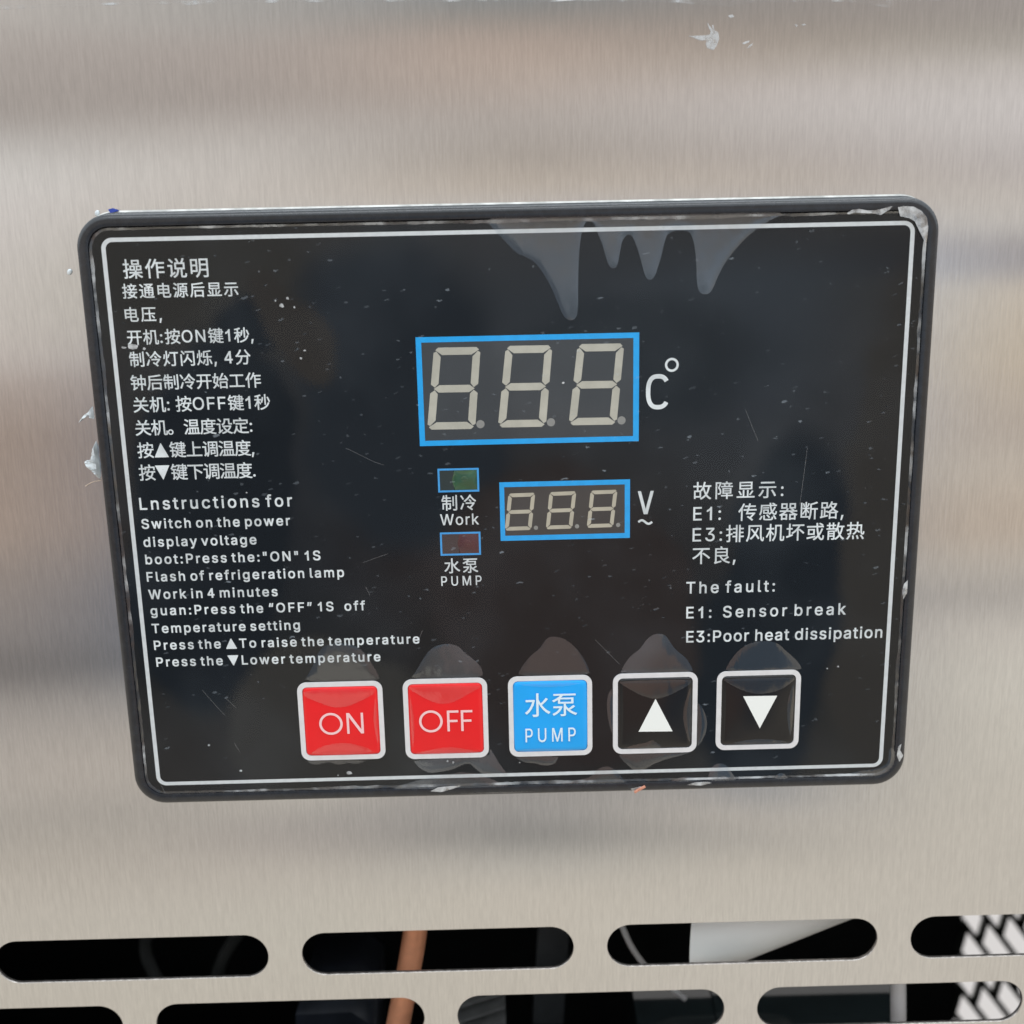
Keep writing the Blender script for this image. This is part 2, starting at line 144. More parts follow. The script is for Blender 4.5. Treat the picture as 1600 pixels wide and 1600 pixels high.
# reflection tones put into the surroundings, photographer's silhouette among them: soft rounded shapes, each (u, v, ru, rv, turn, softness, colour)
wn = w.add('ShaderNodeTexNoise'); w.put(wn.inputs['Vector'], w.xyz(U, V, 0.0)); wn.inputs['Scale'].default_value = 6.0
wsep = w.add('ShaderNodeSeparateColor'); w.l.new(wn.outputs['Color'], wsep.inputs[0])
UW = w.m('ADD', U, w.m('MULTIPLY', w.m('SUBTRACT', wsep.outputs[0], 0.5), 0.11))
VW = w.m('ADD', V, w.m('MULTIPLY', w.m('SUBTRACT', wsep.outputs[1], 0.5), 0.11))
for (u0, v0, ru, rv, turn, soft, c) in SHAPES:
    du = w.m('SUBTRACT', UW, u0); dv = w.m('SUBTRACT', VW, v0)
    ct, st_ = math.cos(turn), math.sin(turn)
    p_ = w.m('DIVIDE', w.m('ADD', w.m('MULTIPLY', du, ct), w.m('MULTIPLY', dv, st_)), ru)
    q_ = w.m('DIVIDE', w.m('SUBTRACT', w.m('MULTIPLY', dv, ct), w.m('MULTIPLY', du, st_)), rv)
    r_ = w.m('ADD', w.m('MULTIPLY', p_, p_), w.m('MULTIPLY', q_, q_))
    cur = w.mix(w.mr(r_, 1 + soft, 1 - soft), cur, tuple(v * STEEL_F0 for v in c) + (1,))
front = w.mix(1.0, cur, (1.0/STEEL_F0, 1.0/STEEL_F0, 1.0/STEEL_F0, 1), 'MULTIPLY')
# bright daylight from above, bright place behind the cabinet
up = w.mr(V, 0.36, 0.75)
front = w.mix(up, front, (1.75, 1.9, 2.0, 1))
allc = w.mix(w.mr(Y, -0.10, 0.02), front, (0.70, 0.675, 0.66, 1))
bg = w.add('ShaderNodeBackground'); w.put(bg.inputs[0], allc); bg.inputs[1].default_value = 1.0
w.l.new(bg.outputs[0], w.add('ShaderNodeOutputWorld').inputs[0])

# ------------------------------------------------------------------ lamp: wide soft ceiling light over the photographer
ld = bpy.data.lights.new('ceiling_light', 'AREA'); ld.shape = 'RECTANGLE'; ld.size = 1.4; ld.size_y = 0.07
ld.energy = 3.6; ld.color = (0.97, 0.99, 1.0)
lo = bpy.data.objects.new('ceiling_light', ld); col.objects.link(lo)
lo.location = (0.12, -0.45, 1.0)
lo.rotation_euler = (Vector((0, 0, 0)) - lo.location).to_track_quat('-Z', 'Y').to_euler()

# ------------------------------------------------------------------ materials
def material(name):
    m = bpy.data.materials.new(name); m.use_nodes = True
    k = NT(m.node_tree); k.n.clear()
    out = k.add('ShaderNodeOutputMaterial')
    return m, k, out
def principled(name, color, rough=0.5, metal=0.0, spec=0.5, coat=0.0, var=0.0, vscale=400.0, bump=0.0, bscale=1500.0):
    m, k, out = material(name)
    b = k.add('ShaderNodeBsdfPrincipled'); k.l.new(b.outputs[0], out.inputs[0])
    c = (*color, 1)
    if var:
        n = k.noise(k.obj(), vscale, 3.0)
        c = k.mix(k.mr(n, 0.3, 0.7), tuple(v*(1-var) for v in color) + (1,), tuple(min(1, v*(1+var)) for v in color) + (1,))
    k.put(b.inputs['Base Color'], c)
    b.inputs['Roughness'].default_value = rough; b.inputs['Metallic'].default_value = metal
    b.inputs['Specular IOR Level'].default_value = spec; b.inputs['Coat Weight'].default_value = coat
    b.inputs['Coat Roughness'].default_value = 0.08
    if bump:
        bn = k.add('ShaderNodeBump'); bn.inputs['Strength'].default_value = bump; bn.inputs['Distance'].default_value = 0.0002
        k.put(bn.inputs['Height'], k.noise(k.obj(), bscale, 3.0)); k.l.new(bn.outputs[0], b.inputs['Normal'])
    return m

def steel():
    m, k, out = material('brushed_stainless')
    b = k.add('ShaderNodeBsdfPrincipled'); k.l.new(b.outputs[0], out.inputs[0])
    o = k.obj()
    fine = k.noise(k.scale(o, (2600, 1, 230)), 1.0, 3.0, 0.6)          # short vertical brush lines
    longl = k.noise(k.scale(o, (1000, 1, 60)), 1.0, 2.0, 0.6)
    mott = k.noise(k.scale(o, (22, 1, 14)), 1.0, 2.0)
    both = k.m('ADD', k.m('MULTIPLY', fine, 0.62), k.m('MULTIPLY', longl, 0.38))
    cc = k.mix(k.mr(both, 0.3, 0.7), (0.598, 0.604, 0.615, 1), (0.69, 0.698, 0.71, 1))
    k.put(b.inputs['Base Color'], cc)
    b.inputs['Metallic'].default_value = 1.0
    k.put(b.inputs['Roughness'], k.m('ADD', 0.10, k.m('MULTIPLY', mott, 0.06)))
    b.inputs['Anisotropic'].default_value = 1.0
    b.inputs['Anisotropic Rotation'].default_value = ANISO_ROT
    k.put(b.inputs['Tangent'], k.xyz(0.0, 0.0, 1.0))
    bn = k.add('ShaderNodeBump'); bn.inputs['Strength'].default_value = 0.07; bn.inputs['Distance'].default_value = 0.0001
    k.put(bn.inputs['Height'], both); k.l.new(bn.outputs[0], b.inputs['Normal'])
    return m
ANISO_ROT = 0.25

def film(name, base, veil, rough, specks=True, gain=1.0, wrinkle=0.0, lo=0.42, hs=28, even_veil=0.0, tint=(0.72, 0.75, 0.78)):
    '''clear plastic film: mostly transparent, a weak mirror, dusty'''
    m, k, out = material(name)
    o = k.obj()
    tr = k.add('ShaderNodeBsdfTransparent'); gl = k.add('ShaderNodeBsdfGlossy'); gl.inputs['Roughness'].default_value = rough
    df = k.add('ShaderNodeBsdfDiffuse'); df.inputs[0].default_value = tint + (1,)
    if wrinkle:
        bn = k.add('ShaderNodeBump'); bn.inputs['Strength'].default_value = wrinkle; bn.inputs['Distance'].default_value = 0.0006
        k.put(bn.inputs['Height'], k.noise(k.scale(o, (1.0, 1.0, 0.45)), 150, 3.0, 0.5, 0.6)); k.l.new(bn.outputs[0], gl.inputs['Normal'])
    fr = k.add('ShaderNodeFresnel')
    k.put(fr.inputs[0], k.m('ADD', 1.45, k.m('MULTIPLY', k.add('ShaderNodeNewGeometry').outputs['Backfacing'], 1/1.45 - 1.45)))
    fac = k.m('MULTIPLY', fr.outputs[0], gain, clamp=True)
    if base: fac = k.m('ADD', fac, base, clamp=True)
    mx = k.add('ShaderNodeMixShader'); k.put(mx.inputs[0], fac); k.l.new(tr.outputs[0], mx.inputs[1]); k.l.new(gl.outputs[0], mx.inputs[2])
    haze = k.noise(o, hs, 3.0, 0.6)
    d = k.m('ADD', even_veil, k.m('MULTIPLY', k.mr(haze, lo, 0.75), veil))
    if specks:
        for (sc_, stretch, th0, th1, amp, seed) in ((260, 0.45, 0.095, 0.045, 0.30, 0.0), (430, 0.45, 0.15, 0.07, 0.22, 3.1), (100, 0.5, 0.036, 0.018, 0.5, 7.7), (800, 0.5, 0.22, 0.1, 0.12, 1.7)):
            vo = k.add('ShaderNodeTexVoronoi'); vo.inputs['Scale'].default_value = sc_
            mp = k.add('ShaderNodeMapping'); k.put(mp.inputs[0], o); mp.inputs['Scale'].default_value = (stretch, 0.0, 1.0); mp.inputs['Location'].default_value = (seed, seed, seed)
            dv = k.m('ADD', 0.0, 0.0)
            nz = k.noise(o, 900, 1.0)
            vec = k.add('ShaderNodeVectorMath', operation='ADD'); k.put(vec.inputs[0], mp.outputs[0])
            sv = k.add('ShaderNodeVectorMath', operation='SCALE'); k.put(sv.inputs[0], k.xyz(nz, 0.0, nz)); sv.inputs[3].default_value = 0.0009
            k.l.new(sv.outputs[0], vec.inputs[1]); k.l.new(vec.outputs[0], vo.inputs['Vector'])
            sp = k.add('ShaderNodeSeparateColor'); k.l.new(vo.outputs['Color'], sp.inputs[0])
            pick = k.m('GREATER_THAN', sp.outputs[0], 0.22)
            size = k.mr(sp.outputs[1], 0, 1, 0.25, 1.0, smooth=False)
            s_ = k.m('MULTIPLY', pick, k.mr(k.m('DIVIDE', vo.outputs['Distance'], size), th0, th1))
            dn = k.m('MULTIPLY', k.m('MULTIPLY', s_, amp), k.mr(sp.outputs[2], 0, 1, 0.25, 1.0, smooth=False))
            d = k.m('MAXIMUM', d, k.m('MULTIPLY', dn, k.mr(k.noise(o, 34 + seed, 2.0), 0.34, 0.60, 0.35, 1.0)))
    m2 = k.add('ShaderNodeMixShader'); k.put(m2.inputs[0], d); k.l.new(mx.outputs[0], m2.inputs[1]); k.l.new(df.outputs[0], m2.inputs[2])
    k.l.new(m2.outputs[0], out.inputs[0])
    return m

M = {}
M['steel'] = steel()
M['bezel'] = principled('bezel_plastic', (0.013, 0.0155, 0.0205), 0.24, spec=0.6, var=0.22, vscale=500, bump=0.12, bscale=900)
M['edge_highlight'] = principled('pale_edge_highlight', (0.62, 0.63, 0.61), 0.3, spec=0.6, var=0.3, vscale=300)  # pale colour stands in for the bright reflection along the top edge
M['face'] = principled('black_face_print', (0.0035, 0.004, 0.005), 0.45, spec=0.0, var=0.15, vscale=60)
M['ink_white'] = principled('white_ink', (0.68, 0.73, 0.76), 0.5, spec=0.3, var=0.14, vscale=260)
M['ink_line'] = principled('white_border_ink', (0.62, 0.66, 0.69), 0.5, spec=0.3, var=0.05, vscale=700)
M['ink_blue'] = principled('blue_ink', (0.005, 0.37, 0.86), 0.5, spec=0.3, var=0.05, vscale=500)
M['ink_blue_pale'] = principled('pale_blue_ink', (0.05, 0.34, 0.78), 0.5, spec=0.3, var=0.05, vscale=500)
M['window'] = principled('smoked_window', (0.030, 0.033, 0.036), 0.35, spec=0.5, var=0.12, vscale=90)
M['window_small'] = principled('smoked_window_brown', (0.036, 0.033, 0.031), 0.35, spec=0.5, var=0.12, vscale=90)
M['segment'] = principled('unlit_segment', (0.46, 0.45, 0.39), 0.55, spec=0.3, var=0.07, vscale=260)
M['segment_small'] = principled('unlit_segment_cream', (0.46, 0.43, 0.35), 0.55, spec=0.3, var=0.07, vscale=260)
M['dot'] = principled('unlit_point', (0.26, 0.26, 0.25), 0.55, spec=0.3, var=0.07, vscale=260)
M['led_green'] = principled('green_lens', (0.016, 0.080, 0.020), 0.12, spec=0.9, var=0.2, vscale=300)
M['led_red'] = principled('red_lens', (0.060, 0.008, 0.010), 0.2, spec=0.7, var=0.2, vscale=300)
M['lens_dark_green'] = principled('dark_green_window', (0.012, 0.022, 0.018), 0.3, spec=0.5)
M['lens_dark_red'] = principled('dark_red_window', (0.045, 0.028, 0.028), 0.3, spec=0.5)
M['btn_red'] = principled('red_button', (0.76, 0.008, 0.012), 0.28, spec=0.5, var=0.04, vscale=120)
M['btn_blue'] = principled('blue_button', (0.006, 0.36, 0.88), 0.30, spec=0.5, var=0.04, vscale=120)
M['btn_black'] = principled('black_button', (0.006, 0.006, 0.007), 0.16, spec=0.5, bump=0.05, bscale=500)
M['btn_frame'] = principled('button_border', (0.66, 0.66, 0.68), 0.45, spec=0.4, var=0.04, vscale=500)
M['legend_pink'] = principled('legend_on_red', (0.85, 0.55, 0.57), 0.5)
M['legend_blue'] = principled('legend_on_blue', (0.68, 0.82, 0.92), 0.5)
M['arrow'] = principled('arrow_ink', (0.80, 0.83, 0.82), 0.5)
M['film'] = film('protective_film', 0.0, 0.016, 0.02, gain=1.15, even_veil=0.009, tint=(0.60, 0.70, 0.80))  # constant bluish diffuse veil lightens the whole face evenly
M['bubble'] = film('lifted_film', 0.055, 0.06, 0.07, specks=False, gain=1.5, wrinkle=0.14, even_veil=0.016, tint=(0.6, 0.72, 0.86))
M['bubble_in'] = film('lifted_film_on_button', 0.060, 0.03, 0.10, specks=False, gain=1.2, wrinkle=0.2)
M['scratch'] = film('hair_scratch', 0.10, 0.0, 0.3, specks=False, gain=1.0, even_veil=0.10)
M['steel_scratch'] = film('steel_scratch', 0.0, 0.0, 0.3, specks=False, gain=0.0, even_veil=0.14, tint=(0.2, 0.19, 0.18))
M['fleck'] = film('film_fleck', 0.1, 0.5, 0.3, specks=False, gain=1.0, even_veil=0.25, lo=0.3, hs=700)
M['crinkle_glint'] = film('crinkled_film_glint', 0.25, 0.75, 0.22, specks=False, gain=2.0, wrinkle=1.0, lo=0.25, hs=420)
M['edge_film'] = film('film_edge', 0.06, 0.6, 0.2, specks=False, gain=1.8, wrinkle=1.0, lo=0.47, hs=110)
M['residue'] = film('film_residue', 0.02, 0.62, 0.3, specks=False, gain=1.2, wrinkle=0.6, lo=0.22, hs=500)
M['remnant'] = film('film_remnant', 0.0, 0.8, 0.3, specks=False, gain=0.6, wrinkle=0.6, lo=0.5, hs=120)
M['sealant'] = principled('clear_sealant', (0.66, 0.72, 0.76), 0.22, spec=0.6, var=0.12, vscale=700, bump=0.6, bscale=900)
M['hair'] = principled('hair_fibre', (0.62, 0.50, 0.40), 0.5)
M['copper'] = principled('copper_tube', (0.78, 0.35, 0.20), 0.42, metal=0.25, var=0.15, vscale=120)
M['copper_chip'] = principled('copper_chip', (0.55, 0.24, 0.16), 0.5, var=0.2, vscale=2000)
M['white_pvc'] = principled('white_plastic_pipe', (0.80, 0.81, 0.80), 0.45, var=0.03, vscale=60)
M['grey_cable'] = principled('grey_cable', (0.55, 0.55, 0.56), 0.45)
M['black_paint'] = principled('black_gloss_paint', (0.022, 0.030, 0.032), 0.10, spec=1.0, coat=0.6, var=0.2, vscale=40, bump=0.1, bscale=120)
M['dark_metal'] = principled('dark_lining', (0.010, 0.011, 0.011), 0.6, var=0.25, vscale=20)
M['grille'] = principled('grille_metal', (0.035, 0.038, 0.030), 0.5, var=0.2, vscale=90)
M['rod'] = principled('pale_rod', (0.62, 0.60, 0.60), 0.4, var=0.05, vscale=200)
M['fin'] = principled('aluminium_fin', (0.42, 0.43, 0.43), 0.4, metal=0.6, var=0.15, vscale=200)
M['bracket'] = principled('grey_bracket', (0.07, 0.075, 0.08), 0.5, var=0.3, vscale=60)
M['motor'] = principled('motor_paint', (0.03, 0.036, 0.05), 0.4, var=0.3, vscale=60)
M['wire'] = principled('grey_wire', (0.05, 0.055, 0.055), 0.5, var=0.2, vscale=100)
M['tape'] = principled('blue_tape', (0.03, 0.07, 0.42), 0.4)
M['cut_edge'] = principled('cut_steel_edge', (0.40, 0.37, 0.35), 0.40, metal=0.85, var=0.35, vscale=900)

# ------------------------------------------------------------------ mesh helpers (mm in, metres out)
def link(name, mesh, mat, parent=None):
    o = bpy.data.objects.new(name, mesh); col.objects.link(o)
    if mat is not None and not mesh.materials: mesh.materials.append(mat)
    if parent is not None: o.parent = parent
    return o
def tag(o, label=None, cat=None, group=None, kind=None):
    for k, v in (('label', label), ('category', cat), ('group', group), ('kind', kind)):
        if v: o[k] = v
    return o
def empty(name, loc=(0, 0, 0)):
    o = bpy.data.objects.new(name, None); o.location = loc; o.empty_display_size = 0.01; col.objects.link(o); return o
def mesh_bm(name, bm, smooth=False, angle=None):
    me = bpy.data.meshes.new(name); bm.normal_update(); bm.to_mesh(me); bm.free()
    if smooth:
        for p_ in me.polygons: p_.use_smooth = True
        if angle is not None: me.set_sharp_from_angle(angle=math.radians(angle))
    return me
def fill(name, polys, y, depth=0.0, offset=0.0, bevel=0.0):
    '''filled 2-D outlines (holes allowed) in the x-z plane at depth y (front face), in mm'''
    cu = bpy.data.curves.new(name, 'CURVE'); cu.dimensions = '2D'; cu.fill_mode = 'BOTH' if depth else 'FRONT'
    clean = []
    for po in polys:
        q_ = []
        for pt in po:
            if not q_ or abs(pt[0] - q_[-1][0]) + abs(pt[1] - q_[-1][1]) > 0.012: q_.append(tuple(pt))
        while len(q_) > 3 and abs(q_[0][0] - q_[-1][0]) + abs(q_[0][1] - q_[-1][1]) <= 0.012: q_.pop()
        if len(q_) > 2: clean.append(q_)
    for po in clean:
        s = cu.splines.new('POLY'); s.points.add(len(po) - 1); s.use_cyclic_u = True
        for q, (a, b) in zip(s.points, po): q.co = (a, b, 0, 1)
    cu.offset = offset; cu.extrude = depth / 2.0
    if bevel: cu.bevel_depth = bevel; cu.bevel_resolution = 2
    ob = bpy.data.objects.new(name, cu); col.objects.link(ob)
    dg = bpy.context.evaluated_depsgraph_get(); dg.update()
    me = bpy.data.meshes.new_from_object(ob.evaluated_get(dg))
    bpy.data.objects.remove(ob); bpy.data.curves.remove(cu)
    for v in me.vertices:
        x_, z_, d_ = v.co
        v.co = (x_ / 1000, (y + depth / 2.0 - d_) / 1000, z_ / 1000)
    me.materials.clear(); me.name = name
    bm = bmesh.new(); bm.from_mesh(me); bmesh.ops.remove_doubles(bm, verts=bm.verts, dist=1e-7)
    if depth: bmesh.ops.recalc_face_normals(bm, faces=bm.faces)
    else:
        bm.normal_update()
        for f_ in bm.faces:
            if f_.normal.y > 0: f_.normal_flip()
    bm.to_mesh(me); bm.free()
    return me
def bold_fill(name, polys, y, bold):
    '''print spread: the outlines laid down again a hair to each side, each a few microns above the last'''
    bm = bmesh.new()
    sh = [(0, 0)] if not bold else [(-bold, -bold), (bold, bold), (-bold, bold), (bold, -bold), (0, 0)]
    for i, (dx, dz) in enumerate(sh):
        me = fill(name, [[(a + dx, b + dz) for a, b in po] for po in polys], y - 0.006 * i)
        bm.from_mesh(me); bpy.data.meshes.remove(me)
    me = bpy.data.meshes.new(name); bm.to_mesh(me); bm.free()
    return me
def puff(name, pts, y, h):
    '''a patch of film standing off the surface: flat at its outline, swelling inwards, slightly puckered'''
    pts = [tuple(q) for q in pts]
    n = len(pts); xs = [q[0] for q in pts]; zs = [q[1] for q in pts]
    step = max(0.35, min(0.6, (max(xs) - min(xs)) / 14))
    vs = [Vector(q) for q in pts]
    def inside(x, z):
        c = False
        for i in range(n):
            a, b = pts[i], pts[i-1]
            if (a[1] > z) != (b[1] > z) and x < (b[0]-a[0]) * (z-a[1]) / (b[1]-a[1]) + a[0]: c = not c
        return c
    def dist(x, z):
        m_ = 1e9; p_ = Vector((x, z))
        for i in range(n):
            a = Vector(pts[i-1]); d = Vector(pts[i]) - a; L = d.length_squared
            t_ = max(0.0, min(1.0, (p_ - a).dot(d) / L)) if L > 0 else 0.0
            m_ = min(m_, (a + d * t_ - p_).length)
        return m_
    zz = min(zs); row = 0
    while zz < max(zs):
        xx = min(xs) + (step / 2 if row % 2 else 0)
        while xx < max(xs):
            if inside(xx, zz) and dist(xx, zz) > 0.22: vs.append(Vector((xx, zz)))
            xx += step
        zz += step * 0.87; row += 1
    r = delaunay_2d_cdt(vs, [(i, (i + 1) % n) for i in range(n)], [], 1, 1e-5)
    bm = bmesh.new(); vv = []
    for v in r[0]:
        d = dist(v.x, v.y)
        hh = h * (1 - math.exp(-d / 0.9)) * (1 + 0.20 * mnoise.noise(Vector((v.x * 0.55, v.y * 0.28, y * 40))) + 0.05 * mnoise.noise(Vector((v.x * 1.6, v.y * 0.7, 5.0))))
        vv.append(bm.verts.new((v.x / 1000, (y - hh) / 1000, v.y / 1000)))
    for f in r[2]:
        try: bm.faces.new([vv[i] for i in f])
        except ValueError: pass
    bm.normal_update()
    for f in bm.faces:
        if f.normal.y > 0: f.normal_flip()
    return mesh_bm(name, bm, True)
def rrect(x0, z0, x1, z1, r, n=6):
    out = []
    for cx, cz, a0 in ((x1 - r, z1 - r, 0), (x0 + r, z1 - r, 90), (x0 + r, z0 + r, 180), (x1 - r, z0 + r, 270)):
        for i in range(n + 1):
            a = math.radians(a0 + 90 * i / n); out.append((cx + r * math.cos(a), cz + r * math.sin(a)))
    return out
def stroke(pts, wd):
    L = []; Rr = []
    for i, q in enumerate(pts):
        a = Vector(pts[max(i-1, 0)]); b = Vector(pts[min(i+1, len(pts)-1)]); d = (b - a).normalized(); n_ = Vector((-d.y, d.x)) * wd / 2
        L.append(tuple(Vector(q) + n_)); Rr.append(tuple(Vector(q) - n_))
    return L + Rr[::-1]
def circle(cx, cz, r, n=28): return [(cx + r * math.cos(2 * math.pi * i / n), cz + r * math.sin(2 * math.pi * i / n)) for i in range(n)]
def inset_rr(b, d): return (b[0] + d, b[1] + d, b[2] - d, b[3] - d)
def smooth_closed(pts, it=2):
    for _ in range(it):
        out = []
        for i in range(len(pts)):
            a, b = pts[i], pts[(i + 1) % len(pts)]
            out += [(a[0] * .75 + b[0] * .25, a[1] * .75 + b[1] * .25), (a[0] * .25 + b[0] * .75, a[1] * .25 + b[1] * .75)]
        pts = out
    return pts
def smooth_open(pts):
    out = []
    for i in range(len(pts) - 1):
        p0, p1, p2, p3 = (Vector(pts[k]) for k in (max(i-1, 0), i, i+1, min(i+2, len(pts)-1)))
        for j in range(6):
            t_ = j / 6; out.append(tuple(0.5 * ((2*p1) + (p2-p0)*t_ + (2*p0-5*p1+4*p2-p3)*t_*t_ + (3*p1-p0-3*p2+p3)*t_**3)))
    return out + [tuple(pts[-1])]
def tube(name, pts, rad, mat, parent=None, n=20, caps=True):
    '''smooth tube through points (mm)'''
    P = [Vector(q) for q in pts]
    fine = []
    for i in range(len(P) - 1):
        p0, p1, p2, p3 = P[max(i-1, 0)], P[i], P[i+1], P[min(i+2, len(P)-1)]
        for j in range(8):
            s = j / 8
            fine.append(0.5 * ((2*p1) + (p2-p0)*s + (2*p0-5*p1+4*p2-p3)*s*s + (3*p1-p0-3*p2+p3)*s**3))
    fine.append(P[-1])
    bm = bmesh.new(); rings = []
    ref = Vector((0, 1, 0.01))
    for i, q in enumerate(fine):
        d = (fine[min(i+1, len(fine)-1)] - fine[max(i-1, 0)]).normalized()
        a = d.cross(ref).normalized(); b = d.cross(a)
        r = rad if not callable(rad) else rad(i / (len(fine) - 1))
        rings.append([bm.verts.new((q + a * r * math.cos(2*math.pi*k/n) + b * r * math.sin(2*math.pi*k/n)) / 1000) for k in range(n)])
    for r0, r1 in zip(rings, rings[1:]):
        for k in range(n): bm.faces.new((r0[k], r0[(k+1) % n], r1[(k+1) % n], r1[k]))
    if caps: bm.faces.new(rings[0][::-1]); bm.faces.new(rings[-1])
    bmesh.ops.recalc_face_normals(bm, faces=bm.faces)
    return link(name, mesh_bm(name, bm, True, 50), mat, parent)
def boxes(bm, x0, y0, z0, x1, y1, z1):
    v = [bm.verts.new((a / 1000, b / 1000, c / 1000)) for a in (x0, x1) for b in (y0, y1) for c in (z0, z1)]
    for f in ((0,1,3,2), (4,6,7,5), (0,4,5,1), (2,3,7,6), (0,2,6,4), (1,5,7,3)): bm.faces.new([v[i] for i in f])

